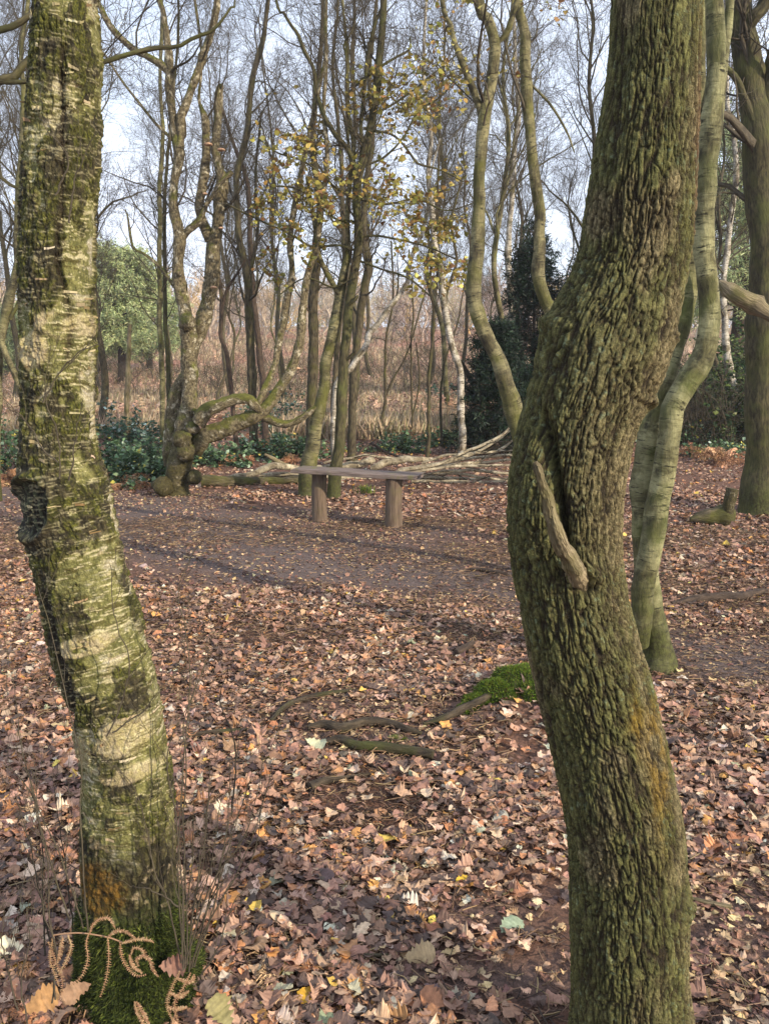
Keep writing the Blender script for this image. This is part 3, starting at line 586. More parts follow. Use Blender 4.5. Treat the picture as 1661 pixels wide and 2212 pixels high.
YL = [(150, 142, 70, 4), (132, 118, 60, 3), (160, 132, 72, 2), (130, 98, 62, 2), (178, 170, 96, 1.6), (112, 110, 60, 2)]
# -- right middle: two-stemmed birch behind the oak
tree('birch_tree', 'two-stemmed birch close behind the thick oak, one smooth stem bending right', 'tree',
     [[(1430, 1448, 140), (1428, 1424, 98), (1424, 1380, 72), (1408, 1290, 62), (1396, 1200, 58), (1390, 1100, 56), (1398, 1000, 54), (1416, 900, 54), (1440, 800, 52), (1462, 700, 50), (1480, 600, 48), (1492, 450, 46), (1502, 250, 44), (1512, 0, 40)],
      [(1380, 1400, 50, -.06), (1386, 1330, 54, -.1), (1402, 1210, 58, -.12), (1425, 1120, 60, -.12), (1436, 1040, 60, -.12), (1437, 960, 58, -.12), (1440, 905, 64, -.12), (1468, 850, 62, -.12), (1502, 790, 58, -.12), (1522, 725, 54, -.12), (1533, 640, 52, -.12), (1532, 540, 52, -.12), (1527, 420, 50, -.12), (1528, 300, 50, -.12), (1535, 150, 48, -.12), (1543, 0, 46, -.12)],
      [(1543, 300, 18, -.1), (1556, 200, 22, -.08), (1572, 90, 22, -.05), (1580, 0, 22)]], 'birch_pale', dens=2.2, zmin=3.2, ns=26, noise=.11, flare=1.5)
tree('oak_tree', 'lichened oak forking high at the right edge with a mossy green foot', 'tree',
     [[(1636, 1108, 120), (1640, 1060, 86), (1646, 980, 76), (1648, 880, 74), (1650, 760, 74), (1650, 640, 74), (1650, 520, 74), (1646, 400, 76), (1636, 300, 76), (1622, 200, 64), (1604, 100, 60), (1596, 0, 58)],
      [(1636, 330, 40), (1652, 240, 52), (1670, 150, 44), (1700, 40, 36), (1720, 0, 34)], [(1622, 260, 18, -.1), (1590, 180, 16, -.1), (1562, 140, 12, -.1), (1550, 100, 9)],
      [(1604, 90, 22), (1625, 40, 30, -.1), (1650, 0, 30, -.1)]], 'oak_mid', dens=2.5, zmin=2.6, ns=22, ln=1.2)
t = tree('dead_limb', 'splintered brown dead limb leaning against the right oak', 'fallen branch', [[(2080, 1150, 34, -.3), (2000, 960, 32, -.3), (1900, 820, 30, -.3), (1800, 745, 30, -.3), (1740, 715, 32, -.3), (1661, 676, 34, -.25), (1625, 655, 38, -.2), (1595, 640, 34, -.2), (1568, 622, 26, -.15), (1552, 610, 14, -.1)]], 'deadwood', Y=7.4, dens=0, ns=14, noise=.35, cut=True)
tree('birch_tree', 'thin white birch leaning left between the oaks on the right, far back', 'tree', [[(1600, 915, 22), (1588, 850, 22), (1575, 790, 22), (1566, 720, 18), (1562, 640, 16), (1575, 500, 15), (1590, 350, 12), (1570, 200, 10), (1565, 0, 8)]], 'birch_white', Y=16, dens=4)
# -- the dead stub with its mossy log
r0 = gnd(1560, 1132); st = empty('mossy_log', (r0[0], r0[1], 0), 'short mossy log with an upright pale stub, left of the right-hand oak', 'log')
a = at(np.array([1490, 1515, 1540, 1562, 1578]), np.array([1122, 1118, 1116, 1116, 1120]), r0[1]); m = MB(); S = cr(np.column_stack([a, np.array([6, 14, 20, 24, 20]) * mpp(1540, 1110, r0[1])]), 30); sweep(m, S[:, :3], S[:, 3], 14, ref=(0, 0, 1), noise=.25, nsc=14, cap=True); m.build('log', M['mossy'], st)
a = at(np.array([1570, 1572, 1577, 1582]), np.array([1134, 1100, 1075, 1056]), r0[1] - .05); m = MB(); S = cr(np.column_stack([a, np.array([13, 12, 13, 14]) * mpp(1540, 1110, r0[1])]), 24); sweep(m, S[:, :3], S[:, 3], 12, ref=(0, 1, 0), noise=.2, nsc=20, cap=True); m.build('stub', M['gnarl'], st)
# -- the birches bending left of the oak
tree('birch_tree', 'yellow-lit birch curving down behind the left edge of the thick oak', 'tree',
     [[(1172, 1233, 44), (1160, 1120, 40), (1148, 1020, 38), (1123, 930, 38), (1110, 880, 38), (1095, 835, 38), (1078, 780, 36), (1053, 727, 36), (1030, 665, 36), (1028, 590, 34), (1034, 510, 32), (1038, 420, 30), (1042, 330, 30), (1048, 255, 30), (1064, 190, 26), (1078, 110, 26), (1058, 40, 26), (1036, 0, 26)],
      [(1040, 250, 16), (1030, 215, 15), (1004, 151, 14), (982, 98, 13), (972, 50, 11), (955, 0, 10)], [(1072, 95, 10), (1092, 75, 16), (1106, 36, 12), (1118, 0, 10)]], 'birch_mid', Y=5.9, dens=2.6, zmin=2.6, ns=16, ln=.8,
     leaves=dict(n=2600, s=.034, pal=YL, mask=lambda X, Y_: (X > 880) & (X < 1230) & (Y_ < 420) & (Y_ > -40) & (fbm(np.stack([X / 60, Y_ / 45, 0 * X], -1), 2, 7) > .30)))
tree('birch_tree', 'slender sinuous birch stem running down to the oak shoulder', 'tree',
     [[(1290, 1180, 40), (1270, 1000, 36), (1245, 820, 34), (1205, 695, 32), (1180, 648, 30), (1162, 590, 30), (1164, 515, 28), (1171, 445, 26), (1160, 380, 26), (1148, 300, 26), (1141, 230, 26), (1139, 170, 25), (1140, 90, 24), (1128, 30, 22), (1120, 0, 20)],
      [(1142, 80, 10), (1124, 20, 9), (1112, 0, 8)], [(1141, 180, 6), (1190, 230, 6), (1225, 290, 5), (1240, 330, 3)]], 'birch_mid', Y=6.6, dens=2.2, zmin=2.8, ns=14, ln=.9)
# -- the gnarled birch on the left with its horizontal mossy limb
gb = tree('gnarled_birch', 'gnarled many-stemmed birch with a burl and a massive mossy limb stretching right', 'tree',
     [[(385, 1070, 96), (386, 1030, 62), (395, 985, 62), (403, 940, 60), (412, 880, 48), (412, 820, 40), (408, 760, 38), (404, 700, 40), (394, 650, 34), (385, 600, 33), (383, 545, 32), (386, 515, 34), (379, 460, 28), (380, 390, 26), (389, 334, 30), (378, 290, 24), (372, 240, 24), (366, 190, 24), (366, 150, 22), (361, 86, 17), (350, 19, 16), (343, 0, 15)],
      [(388, 322, 22), (395, 270, 20), (410, 210, 20), (428, 165, 20), (444, 110, 20), (460, 60, 18), (465, 0, 16)],
      [(366, 165, 16), (345, 138, 18), (296, 110, 16), (262, 82, 15), (235, 48, 14), (215, 12, 12), (205, -10, 11)],
      [(388, 530, 20), (402, 505, 17), (428, 478, 15), (445, 445, 13), (459, 425, 12), (474, 396, 11), (502, 371, 12)],
      [(378, 620, 12), (364, 600, 9), (342, 572, 8), (312, 548, 7), (288, 535, 7), (280, 500, 6), (276, 470, 5), (271, 452, 3)],
      [(395, 336, 7), (372, 300, 8), (340, 268, 8), (300, 222, 7), (262, 172, 6), (225, 115, 5)],
      [(372, 1010, 46, .1), (372, 960, 42, .12), (374, 900, 40, .15), (384, 850, 36, .15), (408, 800, 30, .15), (422, 750, 32, .15), (440, 690, 40, .15), (452, 620, 42, .15), (458, 560, 38, .15), (462, 520, 36, .15), (472, 480, 30, .15), (481, 430, 28, .15), (484, 390, 26, .15), (472, 345, 22, .15), (467, 280, 20, .15), (472, 220, 20, .15), (481, 185, 12, .15)],
      [(450, 520, 26, .15), (440, 480, 24, .15), (436, 430, 23, .15), (444, 370, 23, .15), (447, 300, 20, .15), (445, 260, 18, .15), (430, 210, 9, .15), (436, 120, 7, .15), (420, 0, 6, .15)],
      [(418, 975, 50, -.05), (440, 942, 50, -.08), (470, 928, 48, -.1), (500, 917, 46, -.1), (530, 908, 42, -.1), (556, 898, 38, -.1), (575, 880, 32, -.1), (590, 858, 26, -.1), (612, 826, 24, -.1), (632, 792, 22, -.1), (642, 755, 22, -.1), (649, 715, 22, -.1), (653, 670, 21, -.1), (660, 615, 20, -.1), (671, 566, 18, -.1), (684, 525, 16, -.1), (692, 444, 14, -.1), (701, 378, 14, -.1), (705, 311, 12, -.1), (702, 222, 10, -.1), (704, 120, 9, -.1), (705, 0, 8, -.1)],
      [(428, 915, 30, -.2), (448, 886, 34, -.22), (478, 872, 30, -.22), (510, 862, 26, -.22), (534, 862, 26, -.22), (550, 876, 24, -.2), (562, 888, 18, -.16)],
      [(570, 905, 26, -.1), (600, 914, 24, -.1), (628, 912, 20, -.1), (652, 900, 18, -.1), (674, 886, 17, -.1), (686, 879, 15, -.1)],
      [(560, 880, 16, -.1), (568, 850, 16, -.1), (585, 812, 16, -.05), (598, 765, 18, 0), (606, 720, 18), (614, 680, 18), (622, 635, 17), (632, 600, 17), (630, 560, 15), (626, 489, 14), (640, 425, 16), (655, 360, 14), (668, 305, 13), (682, 222, 9), (700, 133, 9), (704, 44, 8), (704, 0, 8)]],
     'gnarl', dens=2.6, zmin=2.5, ns=24, noise=.27, ln=.8, flare=1.3)
for (x, y, w_, dy) in ((405, 696, 18, .1), (417, 925, 14, .14), (394, 950, 20, .16), (402, 975, 20, .16), (420, 890, 8, .12), (388, 590, 7, .08), (352, 1050, 22, .1), (420, 1030, 16, .1)):
    Yb = 9.5; Yb = float(gnd(385, 1070)[1]); c0 = at(x, y, Yb - dy); rad = w_ * mpp(x, y, Yb)
    th, ph = np.meshgrid(np.linspace(0, 2 * math.pi, 18, endpoint=False), np.linspace(0.05, math.pi - .05, 11)); d = np.stack([np.sin(ph) * np.cos(th), np.sin(ph) * np.sin(th), np.cos(ph)], -1)
    Vv = c0 + d * rad * (1 + .8 * (fbm(d * 2.4 + x, 3, 3) - .5))[..., None]; i = np.arange(10)[:, None] * 18; j = np.arange(18)[None]; m = MB(); m.add(Vv.reshape(-1, 3), np.stack([i + j, i + (j + 1) % 18, i + 18 + (j + 1) % 18, i + 18 + j], -1).reshape(-1, 4)[:, ::-1], bk=Vv.reshape(-1, 3)); m.build('burl', M['gnarl'], gb)
# moss along the top of the big limb
mm = MB(); bp = [o for o in gb.children if o.name.startswith('limb')]
# brackets of fungus on the stems
a = N('bracket_fungus'); M['fungus'] = a.out(a.mix(a.ramp(a.noise(a.n('ShaderNodeNewGeometry').outputs['Position'], 60), .3, .7), T3(150, 112, 86), T3(206, 172, 142)))
for (x, y, w_) in ((450, 311, 10), (478, 323, 9), (443, 418, 6), (702, 376, 8), (478, 492, 6), (462, 620, 7), (641, 795, 8)):
    Yb = float(gnd(385, 1070)[1]) - .02; c0 = at(x, y, Yb); rad = w_ * mpp(x, y, Yb); th, ph = np.meshgrid(np.linspace(0, 2 * math.pi, 12, endpoint=False), np.linspace(.05, math.pi - .05, 7)); d = np.stack([np.sin(ph) * np.cos(th), np.sin(ph) * np.sin(th), np.cos(ph) * .38 - .1 * np.sin(ph)], -1)
    Vv = c0 + d * rad; i = np.arange(6)[:, None] * 12; j = np.arange(12)[None]; m = MB(); m.add(Vv.reshape(-1, 3), np.stack([i + j, i + (j + 1) % 12, i + 12 + (j + 1) % 12, i + 12 + j], -1).reshape(-1, 4)[:, ::-1]); m.build('bracket_fungus', M['fungus'], gb)
# -- the pair beside the bench
MSK = lambda X, Y_: (X > 540) & (X < 1010) & (Y_ > 120) & (Y_ < 640) & (fbm(np.stack([X / 70, Y_ / 45, 0 * X], -1), 2, 17) > .30)
tree('birch_tree', 'rough-barked leaning birch with a mossy foot behind the left bench post', 'tree',
     [[(668, 1072, 60), (668, 1045, 52), (668, 1015, 46), (672, 985, 42), (684, 930, 34), (698, 857, 30), (706, 780, 28), (721, 702, 28), (732, 643, 26), (742, 585, 22), (748, 540, 16), (752, 470, 12), (757, 400, 10), (764, 311, 12), (752, 244, 12), (750, 178, 10), (750, 111, 9), (745, 60, 8), (740, 0, 7)],
      [(735, 640, 12), (720, 612, 14), (706, 580, 13), (690, 545, 12), (684, 500, 12), (676, 450, 10), (664, 380, 9)]], 'birch_mid', dens=3, zmin=2.6, ns=16, ln=.7)
tree('oak_tree', 'slim green-barked oak rising beside the left bench post and forking into dark limbs', 'tree',
     [[(722, 1074, 40), (727, 1020, 33), (733, 974, 30), (741, 896, 30), (740, 840, 28), (744, 780, 25), (752, 663, 24), (764, 585, 24), (770, 533, 24), (773, 444, 22), (778, 378, 24), (788, 340, 24), (797, 290, 22), (805, 250, 21), (812, 200, 20), (820, 111, 19), (827, 44, 18), (829, 0, 18)],
      [(776, 385, 12), (762, 340, 12), (750, 315, 12), (728, 293, 13), (712, 270, 13), (701, 249, 12), (690, 215, 12), (683, 191, 11), (680, 150, 10), (664, 122, 10), (652, 102, 10), (640, 72, 9), (626, 53, 8), (608, 22, 7), (595, 0, 7)],
      [(782, 345, 12), (780, 300, 11), (779, 267, 10), (786, 215, 10), (791, 178, 9), (795, 111, 10), (803, 75, 9), (812, 44, 9), (828, 0, 8)],
      [(762, 350, 7), (752, 310, 7), (749, 244, 6), (750, 180, 6), (748, 120, 6), (744, 96, 6), (760, 70, 5), (770, 30, 5)],
      [(755, 200, 6), (785, 172, 7), (810, 155, 7), (839, 133, 7), (865, 118, 6), (884, 107, 5), (886, 80, 4)],
      [(786, 276, 8), (808, 282, 7), (844, 289, 6), (866, 305, 6), (884, 329, 6), (895, 345, 6), (906, 356, 6), (934, 362, 5), (964, 373, 4), (1000, 392, 3)],
      [(783, 360, 6), (830, 340, 6), (870, 300, 5), (905, 240, 5), (950, 210, 4), (1000, 150, 3)], [(800, 250, 6), (850, 225, 6), (900, 190, 5), (960, 140, 4), (1010, 100, 3)], [(776, 430, 6), (830, 440, 6), (900, 430, 5), (960, 455, 4), (1020, 440, 3)],
      [(766, 560, 6), (820, 580, 5), (880, 600, 5), (930, 640, 4)], [(764, 430, 6), (720, 400, 6), (660, 350, 5), (600, 330, 4), (560, 300, 3)], [(768, 480, 6), (720, 470, 5), (650, 410, 5), (590, 400, 4)], [(762, 600, 5), (720, 620, 5), (660, 600, 4), (600, 640, 3)],
      [(766, 540, 6), (730, 530, 6), (675, 533, 6), (639, 511, 6), (606, 494, 5), (572, 480, 5), (530, 460, 4), (488, 440, 4)],
      [(771, 512, 6), (808, 508, 6), (844, 514, 5), (888, 524, 5), (930, 536, 4), (985, 560, 4)],
      [(746, 780, 6, -.02), (756, 771, 8, -.04), (766, 762, 6, -.06)], [(756, 658, 8, -.04), (768, 646, 9, -.06), (776, 638, 7, -.07)]], 'oak_mid', dens=4.2, zmin=2.25, ns=16, ln=.75, noise=.08,
     leaves=dict(n=4600, s=.048, frm=5, pal=YL, mask=MSK))
# -- further stems, each on its own
def simple(label, pts, mat='far_bark', Y=14, group='bare trees behind the clearing', **k):
    k.setdefault('dens', 4.5); k.setdefault('ns', 9); k.setdefault('ln', 1.0); k.setdefault('ext', 2.0)
    return tree('birch_tree' if 'birch' in label else 'bare_tree', label, 'tree', pts, mat, Y=Y, group=group, **k)
simple('mossy grey trunk just left of the slim oak, thick and straight', [[(672, 965, 30), (674, 857, 27), (677, 741, 27), (676, 640, 26), (684, 540, 22), (690, 430, 20), (676, 300, 16), (690, 150, 13), (696, 0, 10)]], 'grey_bark', 12.6)
simple('brown wavy trunk standing close behind the slim oak', [[(760, 985, 24), (762, 880, 21), (765, 799, 21), (775, 702, 20), (786, 624, 22), (795, 575, 20), (786, 507, 18), (790, 400, 15), (805, 300, 13), (800, 150, 11), (812, 0, 9)]], 'grey_bark', 12.4)
simple('slim trunk between the two stems beside the bench, partly hidden', [[(720, 985, 16), (722, 860, 15), (728, 740, 14), (745, 600, 14), (740, 450, 12), (735, 300, 10), (720, 150, 8), (730, 0, 7)]], 'grey_bark', 12.0)
simple('tall straight trunk with a fork, right of the gnarled birch', [[(548, 945, 24), (545, 830, 22), (540, 700, 22), (536, 622, 22), (527, 560, 22), (517, 505, 18), (510, 440, 16), (509, 389, 16), (520, 330, 15), (533, 292, 16), (540, 230, 15), (546, 175, 14), (556, 130, 14), (566, 90, 13), (572, 40, 12), (578, 0, 11)], [(540, 600, 10), (556, 500, 9), (552, 380, 7), (565, 240, 6)]], 'grey_bark', 13.4)
simple('dark twin trunk crossing behind the straight forked one', [[(575, 950, 20), (570, 850, 18), (562, 760, 16), (548, 640, 16), (540, 520, 14), (536, 400, 12), (500, 300, 9), (470, 200, 7)]], 'dark_bark', 14.5)
simple('curving dark sapling right of the gnarled trunk, forked low', [[(512, 830, 14), (492, 780, 12), (477, 720, 11), (478, 640, 10), (474, 600, 9), (470, 570, 8)], [(477, 690, 9), (486, 640, 8), (498, 612, 7), (513, 590, 6), (530, 560, 4)]], 'dark_bark', 12.5, dens=3)
simple('pair partner with pale lower bark left of the gnarled birch', [[(352, 990, 15), (350, 880, 14), (349, 760, 14), (345, 640, 13), (346, 500, 12), (347, 380, 11), (352, 280, 10), (346, 160, 9), (350, 0, 7)]], 'birch_mid', 14.2)
simple('green-brown slim trunk next to the pale-barked one, far left', [[(368, 985, 14), (367, 880, 13), (362, 760, 12), (358, 640, 11), (357, 500, 10), (358, 420, 9), (365, 300, 8), (380, 150, 7), (385, 0, 6)]], 'oak_mid', 14.6)
simple('white birch with dark bands behind the yew, leaning left', [[(1002, 935, 20), (993, 800, 18), (974, 741, 18), (960, 663, 18), (949, 585, 17), (938, 507, 16), (925, 400, 13), (930, 280, 10), (915, 150, 8), (920, 0, 7)]], 'birch_white', 12.8)
simple('pale straight birch seen beyond the yew, left of the oak', [[(1100, 905, 16), (1098, 780, 15), (1104, 660, 16), (1098, 560, 16), (1104, 440, 14), (1112, 330, 13), (1120, 250, 12), (1110, 120, 10), (1112, 0, 9)]], 'birch_white', 17)
simple('leaning broken white birch crossing right behind the slim oak', [[(716, 900, 16), (728, 836, 16), (757, 795, 15), (788, 750, 15), (796, 722, 15), (818, 700, 14), (841, 671, 14), (861, 640, 12), (880, 612, 13), (884, 577, 12), (896, 538, 12), (911, 507, 10), (925, 450, 8), (930, 380, 6), (950, 300, 5)]], 'birch_white', 10.6, dens=2.5, flare=1.0)
for (lb, pts) in (('forked sapling standing alone before the open heath', [[(822, 950, 10), (827, 900, 8), (834, 857, 8), (832, 780, 7), (838, 713, 6), (850, 640, 5), (845, 520, 4)], [(836, 853, 6), (850, 815, 5), (868, 785, 5), (884, 750, 4), (905, 680, 4), (925, 610, 3)]]),
                  ('tall straight sapling right of the heath gap', [[(925, 988, 12), (927, 896, 9), (926, 818, 9), (934, 741, 8), (936, 690, 7), (931, 624, 7), (931, 546, 6), (945, 420, 5), (950, 250, 4)]]),
                  ('thin crooked sapling at the left foot of the yew', [[(952, 968, 10), (951, 857, 7), (958, 800, 6), (972, 745, 5), (990, 690, 4), (1005, 600, 3)]]),
                  ('two-stemmed thin sapling in the middle of the heath gap', [[(892, 950, 7), (890, 850, 5), (888, 760, 5), (893, 680, 4), (890, 600, 3)], [(892, 900, 4), (905, 820, 4), (899, 740, 3)]])):
    simple(lb, pts, 'grey_bark', float(gnd(pts[0][0][0], pts[0][0][1])[1]), 'saplings by the heath gap', dens=4, ln=.6, zmin=1.2, ext=0)
simple('arching bare branch bough of a tree behind the yew', [[(1060, 905, 12), (1030, 850, 12), (1000, 790, 11), (985, 770, 10), (975, 745, 9), (965, 640, 8), (985, 560, 8), (975, 480, 7), (1000, 380, 6)]], 'grey_bark', 13.5)
simple('pale birch leaning right at the far left edge of the wood', [[(-20, 960, 26), (-2, 800, 24), (6, 700, 24), (18, 640, 26), (36, 560, 20), (42, 420, 16), (46, 300, 14), (52, 200, 12), (50, 100, 11), (60, 0, 10)], [(52, 855, 14, -.1), (40, 815, 16, -.1), (20, 770, 16, -.1), (5, 735, 14, -.1), (-12, 700, 12)], [(18, 690, 10), (40, 650, 9), (60, 590, 7)]], 'birch_mid', 9.0)
simple('snapped brown trunk standing before the pine', [[(274, 885, 14), (276, 830, 13), (281, 760, 12), (284, 700, 10)]], 'deadwood', 15, 'snapped trunks', dens=0, cut=True)
# boughs entering from the left behind the close birch
tree('oak_tree', 'oak outside the left edge whose smooth green boughs cross behind the close birch', 'tree',
     [[(-420, 1180, 150), (-420, 900, 130), (-400, 600, 120), (-390, 300, 110), (-380, 0, 100)], [(-390, 420, 50, .1), (-250, 300, 36, .1), (-100, 215, 26, .1), (0, 173, 20), (28, 165, 19), (50, 137, 16), (80, 120, 15), (120, 130, 13), (170, 140, 12), (218, 136, 12), (268, 121, 11), (334, 104, 10), (385, 101, 9), (420, 82, 9), (455, 70, 8), (474, 51, 7), (505, 5, 5), (510, -20, 4)],
      [(-388, 250, 40, .1), (-200, 120, 26, .1), (-60, 82, 20), (0, 66, 16), (34, 56, 15), (70, 30, 13), (100, 5, 10), (110, -20, 9)], [(0, 176, 12), (25, 178, 11), (60, 175, 10), (100, 160, 8)],
      [(-390, 540, 20, .1), (-150, 470, 14, .2), (-20, 330, 10), (0, 380, 9), (22, 400, 8), (44, 410, 6)]], 'oak_mid', Y=4.6, dens=1.3, zmin=2.8, ns=14, ln=.8)
# ---------------------------------------------------------------- bare trees filling the wood: three kinds, copied
def copy_tree(root, loc, rz, sc, label, group):
    c = root.copy(); COL.objects.link(c); c.location = loc; c.rotation_euler = (0, 0, rz); c.scale = (sc,) * 3; c['label'] = label; c['group'] = group
    for ch in root.children:
        d = ch.copy(); COL.objects.link(d); d.parent = c
    return c
def filler(h, r, mat, tw, lean, seed, n1=22):
    g = np.random.default_rng(seed); root = empty('bare_tree', (0, 0, 0), 'x', 'tree')
    z = np.linspace(0, h, 10); x = np.cumsum(g.normal(size=10) * .14) + lean * z; y = np.cumsum(g.normal(size=10) * .14); x -= x[0]; y -= y[0]
    S = cr(np.column_stack([x, y, z - .1, r * .85 * (1 - .85 * z / h)]), 60); m = MB(); sweep(m, S[:, :3], S[:, 3], 9, ref=(0, 1, 0), noise=.1, nsc=12)
    A, B = spawn(S[None, :, :3], S[None, :, 3], n1, h * .24, spread=.6, up=.35, wob=.16, k=9, tmin=.34, rfac=.6, rmin=.007, rng=g); sweep(m, A, B, 5)
    m.build('trunk', M[mat], root); m = MB()
    for (mm_, l, rm) in ((8, h * .11, .0038), (7, h * .055, .0025), (4, h * .03, .0018)):
        A, B = spawn(A, B, mm_, l, spread=.75, up=.2, wob=.24, k=5, rmin=rm, rng=g); sweep(m, A, B, 3)
    m.build('twigs', M[tw], root); return root
protos = [filler(9.5, .085, 'far_bark', 'twig', .02, 1), filler(8.5, .07, 'birch_mid', 'twig', -.04, 2), filler(10.5, .10, 'grey_bark', 'twig', .03, 3, 30), filler(6.5, .05, 'far_bark', 'twig', .08, 4, 22)]
spots = []
g = np.random.default_rng(12)
for k in range(42):
    Y = 13.5 + 26 * (k / 42) ** .9 + g.random() * 2.5; px = -260 + 2150 * ((k * .6180339) % 1) + g.normal() * 30
    if 780 < px < 1010 and Y < 30 and g.random() < .8: px += 260 * (1 if g.random() > .5 else -1)
    if 200 < px < 330 and g.random() < .6: px -= 170
    spots.append((px, Y))
lbls = ['bare greyish tree with fine twigs standing back among the trunks', 'bare pale-barked birch standing back among the trunks', 'tall bare tree with branching crown standing back among the trunks', 'short leaning bare tree standing back among the trunks']
used = set()
for k, (px, Y) in enumerate(spots):
    i = k % 4; x = (px - 830.5) / FPX * Y; loc = (x, Y, float(terrain(np.array(x), np.array(Y)))); sc = .85 + .35 * g.random()
    if i not in used: used.add(i); r0 = protos[i]; r0.location = loc; r0.rotation_euler = (0, 0, g.random() * 6); r0.scale = (sc,) * 3; r0['label'] = lbls[i]; r0['group'] = 'bare trees filling the wood'
    else: copy_tree(protos[i], loc, g.random() * 6.28, sc, lbls[i], 'bare trees filling the wood')
# ---------------------------------------------------------------- far wood on the rise
mb = MB(); n = 520; y = 68 + 75 * rng.random(n); x = (rng.random(n) - .5) * 1.1 * y; z = terrain(x, y); h = 3 + 2.6 * rng.random(n)
k = 6; P = np.stack([x, y, z], -1)[:, None] + np.stack([rng.normal(size=(n, k)) * .25, rng.normal(size=(n, k)) * .2, np.linspace(0, 1, k)[None] * h[:, None]], -1); Rr = (.12 * np.linspace(1, .3, k))[None] * np.ones((n, 1))
tint = pick([(168, 152, 138, 4), (184, 168, 146, 2), (200, 172, 120, 1), (146, 144, 122, 1)], n, .12)
sweep(mb, P, Rr, 4, extra=tint); A, B = spawn(P, Rr, 16, 1.7, spread=.8, up=.35, k=5, rmin=.035, tmin=.05); t1 = np.repeat(tint, 16, 0); sweep(mb, A, B, 3, extra=t1)
A, B = spawn(A, B, 5, 1.1, spread=.8, up=.25, k=4, rmin=.028); sweep(mb, A, B, 3, extra=np.repeat(t1, 5, 0))
tag(mb.build('distant_wood', M['needle']), 'hazy brown bare wood on the rise beyond the heath', 'distant wood', kind='stuff')
# ---------------------------------------------------------------- blades, fronds, bushes
def blades(mb, C, D, L, wd, pal, bend=.3, col=None):
    n = len(C); D = nrm(D); s = nrm(np.cross(D, rng.normal(size=(n, 3)))); L = np.broadcast_to(L, (n,))[:, None]; mid = C + D * L * .55; tip = C + D * L + np.array([0, 0, -1.]) * L * bend * rng.random((n, 1))
    V = np.stack([C - s * wd / 2, C + s * wd / 2, mid + s * wd / 2, mid - s * wd / 2, tip], 1); i = np.arange(n)[:, None] * 5
    mb.add(V.reshape(-1, 3), i + np.array([[0, 1, 2, 3]]), i + np.array([[3, 2, 4]]), col=np.repeat(pick(pal, n, .18) if col is None else col, 5, 0))
GR = [(172, 152, 126, 4), (148, 130, 108, 3), (188, 172, 144, 2), (128, 124, 86, 1.8)]; BR = [(178, 144, 122, 4), (158, 124, 106, 3), (194, 162, 138, 2), (134, 110, 94, 2)]
mb = MB(); n = 150000; y = 15.5 + 60 * rng.random(n) ** 1.5; x = (rng.random(n) - .5) * 1.05 * y; cl = fbm(np.stack([x * .25, y * .12, 0 * x], -1), 3, 77); k_ = cl < .53; x, y = x[k_], y[k_]; n = len(x)
C = np.stack([x, y, terrain(x, y) - .02], -1); D = rng.normal(size=(n, 3)) * .3 + np.array([.1, 0, 1]); blades(mb, C, D, .25 + .35 * rng.random(n), .016 * (1 + y / 50)[:, None], GR)
tag(mb.build('dry_grass', M['needle'], smooth=False), 'pale dry grass growing over the open heath', 'grass', kind='stuff')
mb = MB(); n = 9000; y = 18 + 72 * rng.random(n) ** 1.2; x = (rng.random(n) - .5) * 1.05 * y; cl = fbm(np.stack([x * .25, y * .12, 0 * x], -1), 3, 77); k_ = (cl > .42) | (y > 34); x, y = x[k_], y[k_]; n = len(x)
C = np.stack([x, y, terrain(x, y)], -1); D = nrm(rng.normal(size=(n, 3)) * .45 + np.array([0, 0, 1])); L = .4 + .5 * rng.random(n); m_ = 16; t = (np.arange(m_) + 1) / (m_ + 1)
S = C[:, None] + D[:, None] * (L[:, None] * t)[..., None] + np.array([0, 0, -.35]) * ((L[:, None] * t) ** 2)[..., None]; sd_ = nrm(np.cross(D, [0, 0, 1.])); sg = np.where(np.arange(m_) % 2, 1., -1.)
PD = sd_[:, None] * sg[None, :, None] + D[:, None] * .3 + rng.normal(size=(n, m_, 3)) * .25; LL = .17 * (1 - .75 * t)[None] * L[:, None] / .6
blades(mb, S.reshape(-1, 3), PD.reshape(-1, 3), LL.ravel(), .03, BR, .5, col=np.repeat(pick(BR, n, .2), m_, 0))
tag(mb.build('bracken_bank', M['needle'], smooth=False), 'rust brown dead bracken covering the heath beyond the trees', 'bracken', kind='stuff')
TAN0 = [(140, 108, 82, 4), (116, 86, 66, 3), (164, 134, 104, 1.5)]
